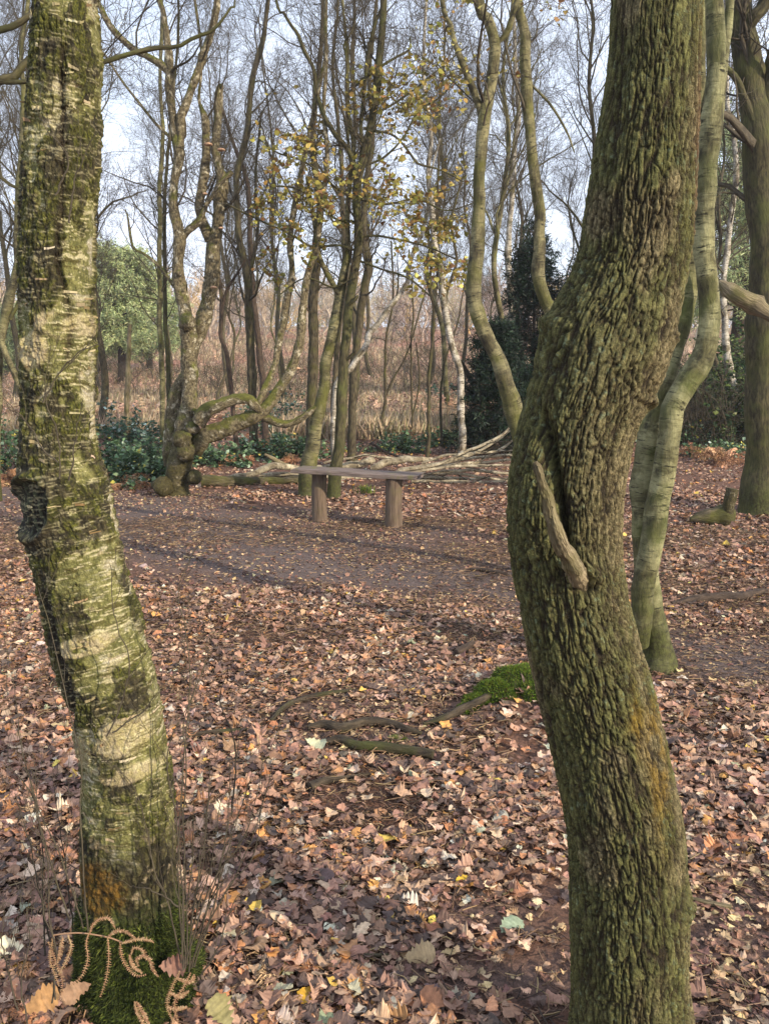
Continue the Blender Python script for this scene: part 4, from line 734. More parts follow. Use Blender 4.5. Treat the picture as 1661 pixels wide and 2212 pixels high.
def frond_clump(name, label, c, n, ln, pal, group=None, spread=.8, pin=22, pl=.09, blw=.011):
    c = np.array([c[0], c[1], float(terrain(np.array(c[0]), np.array(c[1])))]); r = empty(name, c, label, name.replace('_', ' '), group); mb = MB()
    st = c + rng.normal(size=(n, 3)) * np.array([.06, .06, 0]); D = nrm(rng.normal(size=(n, 3)) * np.array([spread, spread, .2]) + np.array([0, 0, 1])); L = ln * (.6 + .6 * rng.random(n)); k = 9; t = np.linspace(0, 1, k)
    P = st[:, None] + D[:, None] * (L[:, None] * t)[..., None] + np.array([0, 0, -.75]) * ((L[:, None] * t) ** 2 / ln)[..., None]
    sc = pick(pal, n, .2); sweep(mb, P, np.full((n, k), .0035 if blw > .01 else .0013) * np.linspace(1, .4, k), 3, extra=sc)
    tt = .25 + .75 * np.arange(pin) / pin; x = tt * (k - 1); i = np.clip(x.astype(int), 0, k - 2); f = (x - i)[None, :, None]; Q = P[:, i] * (1 - f) + P[:, i + 1] * f; Tn = nrm(P[:, i + 1] - P[:, i]); sd_ = nrm(np.cross(Tn, [0, 0, 1.])); sg = np.where(np.arange(pin) % 2, 1., -1.)[None, :, None]
    PD = nrm(sd_ * sg + Tn * .35 + rng.normal(size=(n, pin, 3)) * .25 + np.array([0, 0, -.25])); PL = pl * (1.15 - tt)[None] * L[:, None] / ln * 2
    # pinnae: many leaflets each
    q = 7; u = (np.arange(q) + .5) / q; SS = Q[:, :, None] + PD[:, :, None] * (PL[..., None] * u)[..., None]; dd = np.broadcast_to(Tn[:, :, None] * np.where(np.arange(q) % 2, 1., -1.)[None, None, :, None] + PD[:, :, None] * .5, SS.shape) + rng.normal(size=SS.shape) * .25
    ll = np.broadcast_to((PL[..., None] * .32 * (1.15 - u)), SS.shape[:3]); cc = np.repeat(sc, pin * q, 0) * (1 + .12 * rng.normal(size=(n * pin * q, 1)))
    blades(mb, SS.reshape(-1, 3), dd.reshape(-1, 3), ll.ravel(), blw, pal, .4, col=np.clip(cc, .004, 1))
    mb.build('fronds', M['needle'], r, smooth=False); return r
def bush(name, label, c, size, nst, nl, pal, ls, group=None, kind='birch', cat=None, stemm='twig', st=3, clump=.16, up=.9):
    c = np.array([c[0], c[1], float(terrain(np.array(c[0]), np.array(c[1])))]); r = empty(name, c, label, cat or name.replace('_', ' '), group); mb = MB()
    k = 9; D = nrm(rng.normal(size=(nst, 3)) * np.array([1, 1, .3]) + np.array([0, 0, up])); t = np.linspace(0, 1, k); L = (.7 + .5 * rng.random(nst)); sx = np.array(size)
    P = c + rng.normal(size=(nst, 1, 3)) * np.array([.3, .3, 0]) * sx + (D[:, None] * (L[:, None] * t)[..., None]) * sx * np.array([1.1, 1.1, 1]) + np.array([0, 0, -.35]) * sx * ((L[:, None] * t) ** 2)[..., None] + np.cumsum(rng.normal(size=(nst, k, 3)) * .02, 1)
    R0 = np.full((nst, k), .006) * np.linspace(1, .4, k); sweep(mb, P, R0, 3); A, B = spawn(P, R0, 8, max(size) * .28, spread=.9, up=.1, k=5, rmin=.0025); sweep(mb, A, B, 3)
    mb.build('stems', M[stemm], r); i = rng.integers(0, len(A), nl); C = A[i, rng.integers(1, 5, nl)] + rng.normal(size=(nl, 3)) * .03; C[:, 2] = np.maximum(C[:, 2], c[2] + .02)
    lb = MB(); add_leaves(lb, C, ls * (.6 + .7 * rng.random(nl)), pick(pal, nl, .28), kind, st, tilt=.55, curl=.4, nrmv=np.tile([0, -.1, .8], (nl, 1))); lb.build('leaves', M['leaf'], r, smooth=False); return r
BRM = [(74, 98, 66, 4), (98, 122, 88, 3), (58, 78, 52, 3), (140, 158, 136, 1.2), (176, 164, 80, .3)]; DK = [(20, 34, 24, 4), (30, 48, 34, 3), (46, 66, 44, 1)]; HOL = [(44, 62, 36, 4), (70, 88, 48, 3), (96, 112, 60, 1.5), (120, 128, 80, .5)]
def gp(px, py): q = gnd(px, py); return (float(q[0]), float(q[1]))
for (px, py, sx, h, nl, lb) in ((20, 1022, .75, 1.0, 2600, 'leafy bramble at the left edge behind the close birch'), (235, 1035, .55, .85, 2600, 'bluish-green bramble just right of the close birch'), (300, 1045, .5, .55, 2200, 'low bramble left of the gnarled birch foot'), (345, 1022, .35, .8, 1500, 'dark bramble against the gnarled birch stem'),
                                (470, 1000, .7, .4, 1500, 'low bramble under the mossy limb'), (560, 990, .7, .4, 1500, 'bramble patch right of the rust fern'), (640, 985, .6, .38, 1200, 'bramble patch behind the leaning birch foot'), (860, 975, .5, .35, 1000, 'small bramble patch behind the bench seat'), (960, 962, .5, .3, 700, 'small bramble patch at the foot of the thin saplings'),
                                (1500, 960, .8, .5, 1600, 'bramble under the evergreens right of the oak'), (1570, 985, .5, .28, 700, 'low green bramble sprig left of the right-hand oak foot')):
    bush('bramble', lb, gp(px, py), (sx, sx * .7, h), 26, nl, BRM, .055, 'brambles along the clearing edge')
for (px, py, n, ln, lb) in ((215, 1048, 34, .45, 'rusty dead bracken beside the close birch, half under brambles'), (290, 1052, 34, .42, 'rusty bracken at the foot of the low bramble'), (515, 1000, 16, .5, 'bright rust bracken under the mossy limb'), (575, 985, 18, .6, 'taller rust bracken right of the bright one'), (30, 1045, 30, .5, 'dead bracken at the left edge'),
                            (1560, 1000, 22, .75, 'pale dead bracken left of the right-hand oak'), (1500, 985, 18, .6, 'brown bracken right of the two-stemmed birch'), (620, 1002, 10, .35, 'low bracken tuft behind the fallen birches'), (1340, 1000, 14, .4, 'bracken behind the log pile by the oak')):
    frond_clump('bracken', lb, gp(px, py), n, ln, [(158, 118, 86, 4), (134, 98, 72, 3), (178, 142, 106, 1.5)], 'dead bracken clumps')
for (px, Y, h, lb) in ((300, 15, .9, 'glossy holly bush before the snapped trunk'), (600, 17.5, 1.3, 'thin holly bush between the far trunks'), (950, 26, .9, 'lone dark shrub on the heath')):
    bush('holly_bush', lb, ((px - 830.5) / FPX * Y, Y), (h * .8, h * .6, h), 16, 1400, [(58, 84, 62, 3), (90, 112, 96, 2), (160, 176, 170, .5)], .055, 'hollies')
# dark yew left of the oak
def conifer(name, label, c, h, rad, pal, nb, per, bl, group=None, z0=.1, ell=1.0, shape='cone', br=.03, twm='dark_bark', drp=-.15):
    c = np.array([c[0], c[1], float(terrain(np.array(c[0]), np.array(c[1])))]); r = empty(name, c, label, 'tree', group); m = MB()
    S = cr(np.array([[*c, br * 1.6], [c[0] + .05, c[1], c[2] + h * .5, br], [c[0], c[1], c[2] + h * .97, br * .25]]), 20); sweep(m, S[:, :3], S[:, 3], 8, noise=.1); m.build('trunk', M[twm], r)
    t = z0 + (.98 - z0) * rng.random(nb); az = rng.random(nb) * 2 * math.pi; prof = (1 - t) ** .7 if shape == 'cone' else np.sqrt(np.clip(1 - ((t - .6) / .45) ** 2, .05, 1))
    L = rad * prof * (.6 + .5 * rng.random(nb)); k = 7; u = np.linspace(0, 1, k); D = np.stack([np.cos(az) * ell, np.sin(az), .1 + .3 * t], -1); b0 = c + np.array([0, 0, 1]) * (t * h)[:, None]
    P = b0[:, None] + D[:, None] * (L[:, None] * u)[..., None] + np.array([0, 0, drp]) * ((L[:, None] * u) ** 2)[..., None] + np.cumsum(rng.normal(size=(nb, k, 3)) * .02 * rad, 1); R0 = np.full((nb, k), .012 * rad) * np.linspace(1, .3, k)
    m = MB(); sweep(m, P, R0, 3); A, B = spawn(P, R0, 9, rad * .28, spread=.8, up=.1, k=4, rmin=.003 * max(rad, .6), tmin=.2); sweep(m, A, B, 3); m.build('branches', M[twm], r)
    n = len(A) * per; i = rng.integers(0, len(A), n); f = rng.random((n, 1)); C = A[i, 1] * (1 - f) + A[i, 3] * f; C = C + rng.normal(size=C.shape) * .03 * rad; DD = nrm(A[i, 3] - A[i, 1]) * .6 + rng.normal(size=(n, 3)) * .6; m = MB()
    blades(m, C, DD, bl * (.6 + .7 * rng.random(n)), bl * .16, pal, .2); m.build('needles', M['needle'], r, smooth=False); return r
conifer('yew_tree', 'dark low yew left of the thick oak, touching the log pile', ((1070 - 830.5) / FPX * 13.2, 13.2), 1.9, .85, DK, 150, 22, .07, z0=.02)
conifer('yew_tree', 'dark taller yew rising behind the low one', ((1140 - 830.5) / FPX * 15.5, 15.5), 3.6, 1.0, DK, 170, 18, .08, z0=.05)
conifer('yew_tree', 'dark yew mostly hidden behind the thick oak', ((1260 - 830.5) / FPX * 14.8, 14.8), 3.0, 1.1, DK, 150, 16, .08, z0=.03)
PN = [(164, 178, 126, 4), (188, 198, 142, 3), (134, 150, 110, 3), (204, 208, 158, 1)]
conifer('pine_tree', 'round-crowned green pine on the heath beyond the snapped trunk', ((272 - 830.5) / FPX * 38, 38), 5.3, 2.2, PN, 150, 30, .17, 'pines on the heath', z0=.3, shape='dome', br=.14)
conifer('pine_tree', 'lower darker pine left of the round-crowned one', ((215 - 830.5) / FPX * 42, 42), 4.2, 2.3, PN, 130, 26, .18, 'pines on the heath', z0=.25, shape='dome', br=.13)
conifer('pine_tree', 'small pine at the left edge of the heath', ((30 - 830.5) / FPX * 40, 40), 2.8, 2.4, PN, 110, 24, .18, 'pines on the heath', z0=.2, shape='dome', br=.12)
conifer('pine_tree', 'dim far pine right of the round-crowned one', ((330 - 830.5) / FPX * 46, 46), 4.2, 2.0, PN, 110, 24, .18, 'pines on the heath', z0=.2, shape='dome', br=.12)
conifer('pine_tree', 'tall pine showing bluish needles between the right-hand stems', ((1575 - 830.5) / FPX * 24, 24), 7.5, 2.3, PN, 130, 26, .15, 'pines on the heath', z0=.35, shape='dome', br=.14)
for (px, Y, sx, h, nl, lb) in ((1490, 17, 1.0, 2.3, 6500, 'evergreen thicket behind the two-stemmed birch'), (1560, 19, 1.2, 2.9, 7500, 'tall evergreen holly behind the leaning white birch'), (1640, 15, 1.0, 2.4, 6500, 'evergreen holly behind the right-hand oak'), (1700, 17, 1.4, 3.4, 6000, 'tallest evergreen holly at the right edge')):
    bush('evergreen_holly', lb, ((px - 830.5) / FPX * Y, Y), (sx, sx * .8, h), 46, nl, HOL, .075, 'evergreens on the right', cat='evergreen shrub', stemm='dark_bark')
# thicket of bare brown stems around the evergreens and beyond the logs
def thicket(label, c, size, n, group='bare thickets'):
    c = np.array([c[0], c[1], float(terrain(np.array(c[0]), np.array(c[1])))]); r = empty('bare_shrub', c, label, 'shrub', group); mb = MB(); k = 8
    D = nrm(rng.normal(size=(n, 3)) * .35 + np.array([0, 0, 1])); st = c + rng.normal(size=(n, 3)) * np.array([size[0] * .45, size[1] * .4, 0]); L = size[2] * (.5 + .6 * rng.random(n)); P = [st]; d = D
    for q in range(k - 1): d = nrm(d + rng.normal(size=(n, 3)) * .2); P.append(P[-1] + d * (L / (k - 1))[:, None])
    P = np.stack(P, 1); R0 = np.full((n, k), .008) * np.linspace(1, .4, k); sweep(mb, P, R0, 3); A, B = spawn(P, R0, 7, size[2] * .25, up=.1, rmin=.003, k=5); sweep(mb, A, B, 3); A, B = spawn(A, B, 4, size[2] * .1, up=.1, rmin=.0025, k=4); sweep(mb, A, B, 3)
    mb.build('stems', M['twig'], r); return r
for (px, Y, sx, h, n, lb) in ((1230, 16, 1.2, 3.0, 60, 'tangled bare thicket left of the leaning oak trunk'), (1520, 14.5, .8, 1.9, 50, 'brown tangle right of the two-stemmed birch'), (880, 30, 2.5, 2.2, 60, 'low bare scrub in the heath gap'), (620, 24, 2.5, 2.4, 60, 'bare scrub behind the white stems'), (430, 26, 2.5, 2.2, 50, 'bare scrub behind the gnarled birch'), (1010, 28, 2.5, 2.6, 60, 'bare scrub left of the yews'), (120, 22, 2.0, 2.0, 40, 'bare scrub behind the close birch'), (740, 40, 5, 3.0, 70, 'bare scrub across the heath, centre'), (1000, 44, 5, 3.4, 70, 'bare scrub across the heath, right of centre'), (480, 42, 5, 3.0, 60, 'bare scrub across the heath beside the pines')):
    thicket(lb, ((px - 830.5) / FPX * Y, Y), (sx, sx * .6, h), n)
# ---------------------------------------------------------------- fallen birches behind the bench
def log(label, pts, mat='log', group='felled birch stems', twg=0, zoff=0.0, name='fallen_log', nse=.10):
    a = np.array([(*p, 0) if len(p) == 3 else p for p in pts], float); Y0 = 10.2; P = at(a[:, 0], a[:, 1], Y0 + a[:, 3]); P[:, 2] = np.maximum(P[:, 2], a[:, 2] / 2 * Y0 / FPX * .7); rr = a[:, 2] / 2 * Y0 / FPX
    r = empty(name, (P[0, 0], P[0, 1], 0), label, 'log' if a[:, 2].max() > 12 else 'branch', group); k = 40; S = cr(np.column_stack([P, rr]), k); Pk = S[:, :3] + (np.stack([fbm(np.stack([np.arange(k) * .2, np.full(k, c * 7.), np.full(k, a[0, 0])], -1), 3, 8) for c in range(3)], 1) - .5) * .03
    m = MB(); sweep(m, Pk, S[:, 3], 12, ref=(0, 1, 0), noise=nse, nsc=14, cap=True); m.build('stem', M[mat], r)
    if twg:
        m = MB(); A, B = spawn(Pk[None], S[None, :, 3], twg, .5, spread=.5, up=.05, rmin=.003, k=6, wob=.12); sweep(m, A, B, 4); A, B = spawn(A, B, 4, .25, spread=.5, up=.0, rmin=.002, k=5); sweep(m, A, B, 3); m.build('twigs', M['twig'], r)
    return r
log('thick mossy log with a dark rotten end beside the gnarled birch', [(441, 1050, 30, -.2), (460, 1053, 27, -.2), (500, 1055, 24, -.15), (535, 1056, 22, -.1), (575, 1052, 20), (612, 1044, 18), (651, 1034, 17), (700, 1030, 15, .2)], 'mossy', nse=.2)
log('white birch log rising over the mossy log', [(488, 1031, 7, .1), (520, 1028, 11, .1), (545, 1024, 14, .1), (565, 1013, 15, .1), (590, 1007, 15, .1), (615, 1009, 14, .1), (645, 1012, 13, .15), (700, 1015, 11, .2)])
log('second birch log lying in the shade under the white one', [(560, 1030, 12, .4), (600, 1024, 13, .4), (650, 1026, 12, .4), (720, 1030, 10, .4), (800, 1034, 8, .4)])
log('short brown broken stick propped on the birch logs', [(572, 981, 6, .2), (588, 990, 10, .2), (606, 1001, 12, .2), (625, 1008, 10, .2), (645, 1009, 6, .3)], 'deadwood')
log('long birch log with a cut face behind the bench seat', [(660, 1012, 12, .5), (695, 1011, 15, .5), (740, 1007, 16, .5), (775, 1003, 17, .5), (800, 994, 18, .5), (808, 990, 15, .5)])
log('thick birch log tapering right behind the bench', [(800, 1014, 10, .3), (815, 1007, 17, .3), (840, 998, 17, .3), (875, 993, 16, .3), (905, 993, 12, .3), (945, 994, 6, .4)])
fans = [[(850, 1020, 8), (905, 1010, 10), (950, 1000, 9), (985, 985, 9), (1010, 972, 9), (1050, 958, 8), (1085, 938, 7), (1104, 918, 4)], [(860, 1016, 9), (930, 1005, 10), (990, 992, 9), (1040, 972, 8), (1075, 950, 7), (1102, 930, 4)], [(870, 1022, 8), (940, 1008, 10), (1000, 1000, 9), (1060, 998, 8), (1100, 994, 7), (1140, 990, 5)],
        [(880, 1018, 8), (960, 1000, 8), (1020, 990, 8), (1070, 985, 8), (1150, 984, 5)], [(900, 1030, 8), (960, 1018, 8), (1010, 1016, 9), (1060, 1018, 9), (1130, 1026, 6)], [(880, 1040, 9), (940, 1032, 11), (990, 1036, 11), (1050, 1046, 9), (1095, 1052, 6)], [(840, 1030, 8), (900, 1018, 8), (960, 1010, 8), (1030, 1006, 8), (1110, 1004, 5)],
        [(910, 1000, 6), (960, 985, 7), (1010, 980, 6), (1060, 976, 7), (1120, 972, 4)], [(1005, 1004, 5), (1050, 990, 7), (1085, 968, 7), (1112, 945, 4)], [(890, 1048, 10), (950, 1046, 12), (1010, 1050, 12), (1070, 1056, 9), (1100, 1058, 5)], [(930, 1024, 7), (990, 1024, 8), (1050, 1032, 7), (1110, 1040, 4)], [(700, 1000, 6), (740, 992, 7), (790, 984, 7), (850, 990, 5)]]
fl = ['reaching highest towards the yew', 'just under the topmost one', 'running level to the oak', 'level, behind the others', 'low, bending downward right', 'in front, near the bench end', 'crossing the middle of the pile', 'thin, at the back of the pile', 'forked and rising at the oak', 'lowest, resting on the leaves', 'thin, between the two lowest', 'lying behind the bench seat']
for q, f in enumerate(fans): log('slender felled birch branch ' + fl[q], [(x, y, w_ * .78, -.35 + .13 * (q % 6)) for x, y, w_ in f], 'log', 'felled birch branches', 3, name='fallen_branch')
log('grey dead branch arching on the ground behind the bench', [(770, 985, 5, .9), (800, 960, 6, 1), (830, 975, 6, 1), (870, 990, 5, .9)], 'dark_bark', 'felled birch branches', 4, name='fallen_branch')
# ---------------------------------------------------------------- bench
bl, br_ = gnd(691, 1122), gnd(851, 1136); bench = empty('wooden_bench', ((bl[0] + br_[0]) / 2, (bl[1] + br_[1]) / 2, 0), 'plain wooden bench, one thick weathered plank on two round posts', 'bench')
a = N('post_wood'); v = a.attr('bk')['Vector']; f = a.noise(a.map(v, (1, 1, .06)), 90, 5, .65); f2 = a.noise(v, 6, 4)
c = a.mix(a.ramp(f, .32, .68), T3(66, 54, 46), T3(116, 100, 84)); c = a.mix(a.ramp(f2, .5, .7), c, a.mix(.6, c, T3(96, 92, 58))); a.bump(f, .8, .006); M['post'] = a.out(c)
a = N('plank_wood'); v = a.attr('bk')['Vector']; f = a.noise(a.map(v, (.05, 1, 1)), 140, 5, .65); f2 = a.noise(v, 9, 4)
c = a.mix(a.ramp(f, .32, .68), T3(72, 62, 58), T3(136, 122, 114)); c = a.mix(a.ramp(f2, .55, .72), c, T3(104, 102, 66)); a.bump(f, .6, .003); M['plank'] = a.out(c)
hs = 0.435
for (p, w_) in ((bl, 33), (br_, 37)):
    Yp = p[1]; rd = w_ / 2 * Yp / FPX * 1.0; P = np.array([[p[0], Yp, -.05], [p[0], Yp, .0], [p[0] - .002, Yp, .02], [p[0] - .004, Yp, .2], [p[0] + .002, Yp, hs - .005]]); S = cr(np.column_stack([P, rd * np.array([1.12, 1.1, 1.04, 1, .98])]), 40)
    m = MB(); sweep(m, S[:, :3], S[:, 3], 28, ref=(0, 1, 0), noise=.035, nsc=22, cap=True); m.build('leg', M['post'], bench)
e0 = at(642, 1016, bl[1] + .02); e1 = at(905, 1034, br_[1] - .02); e0[2] = hs + .018; e1[2] = hs + .018; k = 60; u = np.linspace(0, 1, k); ax = nrm(e1 - e0); sdv = nrm(np.cross(ax, [0, 0, 1.])); hw, ht = .135, .019
prof = []
for (sx_, sz_, a0) in ((1, 1, 0), (-1, 1, 90), (-1, -1, 180), (1, -1, 270)):
    for q in range(3): an = R_(a0 + q * 45); prof.append((sx_ * (hw - .006) + .006 * math.cos(an), sz_ * (ht - .006) + .006 * math.sin(an)))
prof = np.array(prof); npf = len(prof); wv = .006 * np.sin(u * 5 + 1) + .012 * (fbm(np.stack([u * 6, 0 * u, 0 * u], -1), 3, 4) - .5)
Cc = e0 + (e1 - e0) * u[:, None] + np.array([0, 0, 1]) * wv[:, None]; edge = 1 + .10 * (fbm(np.stack(np.broadcast_arrays(u[:, None] * 9, prof[None, :, 0] * 8, 0 * u[:, None]), -1), 4, 6) - .5)
Vv = Cc[:, None] + sdv * (prof[None, :, 0] * edge)[..., None] + np.array([0, 0, 1]) * (prof[None, :, 1] * (1 + .0 * edge))[..., None]
Vv[0] += ax * (rng.random((npf, 1)) - .5) * .02; Vv[-1] += ax * (rng.random((npf, 1)) - .2) * .04
i = np.arange(k - 1)[:, None] * npf; j = np.arange(npf)[None]; m = MB(); bkc = np.stack(np.broadcast_arrays(u[:, None] * 1.2, prof[None, :, 0], prof[None, :, 1]), -1)
m.add(Vv.reshape(-1, 3), np.stack([i + j, i + npf + j, i + npf + (j + 1) % npf, i + (j + 1) % npf], -1).reshape(-1, 4), bk=bkc.reshape(-1, 3))
for row in (0, k - 1):
    cc_ = Vv[row].mean(0); tt = np.stack([np.arange(npf), (np.arange(npf) + 1) % npf, np.full(npf, npf)], -1); m.add(np.vstack([Vv[row], cc_]), None, tt if row == 0 else tt[:, ::-1], bk=np.tile([row * .02, 0, 0], (npf + 1, 1)))
m.build('seat', M['plank'], bench, smooth=False)
# ---------------------------------------------------------------- roots, moss and sticks in the foreground litter
def root_(label, pts, mat='root', name='tree_root', group='surface roots', cat='root', lift=.85):
    a = np.array(pts, float); P = gnd(a[:, 0], a[:, 1]); rr = a[:, 2] / 2 * np.linalg.norm(P - [0, 0, CAMH], axis=1) / FPX; P[:, 2] = terrain(P[:, 0], P[:, 1]) + rr * lift + .006
    r = empty(name, P[0], label, cat, group); S = cr(np.column_stack([P, rr]), 40); m = MB(); sweep(m, S[:, :3], S[:, 3], 12, ref=(0, 0, 1), noise=.2, nsc=25, cap=True); m.build('wood', M[mat], r); return r
root_('mossy root running from the moss mound to the left', [(1060, 1538, 16), (1030, 1546, 18), (1000, 1552, 18), (950, 1566, 14), (915, 1572, 8)])
root_('mossy root just above the long bare one', [(665, 1578, 12), (700, 1574, 18), (740, 1582, 20), (790, 1570, 20), (840, 1572, 18), (880, 1584, 14), (910, 1590, 8)])
root_('bare dark root with a cut end, lowest of the roots', [(700, 1610, 10), (735, 1608, 20), (770, 1620, 20), (820, 1624, 22), (870, 1630, 22), (935, 1640, 20)])
root_('thin root nearest the close birch', [(585, 1560, 8), (620, 1530, 12), (680, 1510, 12), (760, 1496, 8)])
root_('root tip showing near the middle of the litter', [(668, 1712, 20), (700, 1698, 18), (740, 1688, 10), (800, 1676, 6)])
root_('thin root behind the close birch', [(380, 1600, 8), (450, 1588, 12), (520, 1584, 12), (580, 1576, 8)])
root_('dark fallen branch right of the two-stemmed birch', [(1450, 1308, 8), (1500, 1302, 18), (1560, 1298, 20), (1600, 1296, 18), (1640, 1286, 14), (1700, 1280, 10)], 'dark_bark', 'fallen_branch', 'sticks on the ground', 'branch', .6)
root_('dark chunk of wood at the oak left edge', [(1015, 1232, 6), (1050, 1236, 10), (1095, 1244, 8)], 'dark_bark', 'fallen_branch', 'sticks on the ground', 'branch', .5)
root_('small dark stump of a branch in the litter', [(985, 1425, 14), (1005, 1415, 16), (1020, 1402, 12)], 'dark_bark', 'fallen_branch', 'sticks on the ground', 'branch', 1.5)
root_('pale bare stick right of the thick oak foot', [(1490, 1950, 7), (1530, 1962, 9), (1578, 1972, 9)], 'deadwood', 'stick', 'sticks on the ground', 'stick', 1.6)
root_('reddish thin twig low at the right', [(1500, 2176, 4), (1550, 2168, 5), (1600, 2160, 3)], 'deadwood', 'stick', 'sticks on the ground', 'stick', 1.6)
root_('short crooked stick in the middle of the litter', [(1085, 1942, 6), (1110, 1930, 7), (1125, 1912, 5)], 'deadwood', 'stick', 'sticks on the ground', 'stick', 1.8)
root_('grey twig lying among leaves left of centre', [(770, 2072, 6), (810, 2074, 7), (850, 2070, 4)], 'grey_bark', 'stick', 'sticks on the ground', 'stick', 1.8)
# leafy moss mound and patches
def moss_patch(label, pts, n, ln, pal, hgt):
    c = gnd(pts[0][0], pts[0][1]); r = empty('moss_cushion', (c[0], c[1], float(terrain(np.array(c[0]), np.array(c[1])))), label, 'moss', 'moss cushions'); m = MB(); CC = []; NN = []; gm = MB()
    for (x, y, rad) in pts:
        q = gnd(x, y); rd = rad * np.linalg.norm(q - [0, 0, CAMH]) / FPX; q[2] = terrain(q[0], q[1]) - rd * .18; th, ph = np.meshgrid(np.linspace(0, 2 * math.pi, 40, endpoint=False), np.linspace(.02, math.pi * .56, 20)); d = np.stack([np.sin(ph) * np.cos(th), np.sin(ph) * np.sin(th) * .8, np.cos(ph) * hgt], -1)
        Vv = q + d * rd * (1 + .5 * (fbm(d * 3 + x, 3, 3) - .5))[..., None]; i = np.arange(19)[:, None] * 40; j = np.arange(40)[None]
        gm.add(Vv.reshape(-1, 3), np.stack([i + j, i + 40 + j, i + 40 + (j + 1) % 40, i + (j + 1) % 40], -1).reshape(-1, 4), col=np.tile(srgb(52, 62, 24), (800, 1))); CC.append(Vv.reshape(-1, 3)); NN.append(nrm(d).reshape(-1, 3))
    gm.build('mound', M['hero'], r); moss_blades(m, np.concatenate(CC), np.concatenate(NN), n, ln, pal); m.V[-1] = m.V[-1] + 0; m.build('moss_shoots', M['blade'], r, smooth=False)
MS = [(82, 106, 34, 3), (116, 140, 48, 2.5), (60, 76, 30, 3), (108, 102, 48, 1.5)]
moss_patch('bright green moss over a buried stump left of the oak', [(1120, 1515, 62), (1075, 1528, 46), (1150, 1505, 56), (1035, 1538, 32), (1170, 1532, 50), (1005, 1548, 20)], 44000, .014, MS, .55)
moss_patch('small moss patch right of the oak trunk', [(1440, 1572, 20), (1415, 1570, 14)], 3000, .008, MS, .3)
moss_patch('moss patch at the bottom edge beside the close birch', [(556, 2205, 42), (530, 2215, 30)], 9000, .008, MS, .3)
moss_patch('grassy moss tuft between the roots', [(855, 1600, 20)], 2500, .018, MS, .3)
mb = MB(); q = gnd(790, 1065); n = 120; C = q + rng.normal(size=(n, 3)) * np.array([.05, .04, 0]); blades(mb, C, rng.normal(size=(n, 3)) * .4 + np.array([0, 0, 1]), .12, .004, MS); r = empty('grass_tuft', q, 'fresh green grass tuft beside the slim oak foot', 'grass'); mb.build('blades', M['leaf'], r)
# ---------------------------------------------------------------- thin shoots round the close birch
def shoot(label, pts, Y, w_=4.0, tw=6, ln=.18, parent=None, cols='twig'):
    a = np.array(pts, float); Ys = Y + (a[:, 2] if a.shape[1] > 2 else 0 * a[:, 0]); P = at(a[:, 0], a[:, 1], Ys); k = 26; rr = w_ / 2 * Y / FPX * np.linspace(1, .35, len(P)); S = cr(np.column_stack([P, rr]), k); Pk = S[:, :3] + np.cumsum(rng.normal(size=(k, 3)) * .0012, 0)
    m = MB(); sweep(m, Pk, S[:, 3], 5)
    if tw:
        A, B = spawn(Pk[None], S[None, :, 3], tw, ln, spread=.55, up=.35, rfac=.6, rmin=.0006, k=7, wob=.09, tmin=.25); sweep(m, A, B, 4); A, B = spawn(A, B, 2, ln * .45, spread=.5, up=.3, rmin=.0005, k=5, wob=.1); sweep(m, A, B, 3)
    if parent is not None: return m.build('shoot', M[cols], parent)
    r = empty('birch_shoot', (P[0, 0], P[0, 1], max(0, P[0, 2] - .01)), label, 'shoot', 'thin shoots round the close birch'); m.build('stem', M[cols], r)
lab = iter(['hugging the left side of the trunk', 'rising straight up the left, tallest of that side', 'leaning far left from the foot', 'second of the left cluster, forked', 'short, at the far left bottom', 'wiry, left bottom corner', 'curving over the left litter', 'hugging the right side of the trunk', 'tall and straight, right of the trunk', 'bending right with a curved tip', 'fanning widest to the right', 'short, in the middle of the right fan', 'dark, second from the right of the fan', 'crossing before the lower trunk', 'slanting across the bark to the left', 'tallest, reaching above the litter right', 'leaning right, long and bare', 'faint, well right of the foot', 'thin, at the left of the right cluster', 'low and sprawling at the right'])
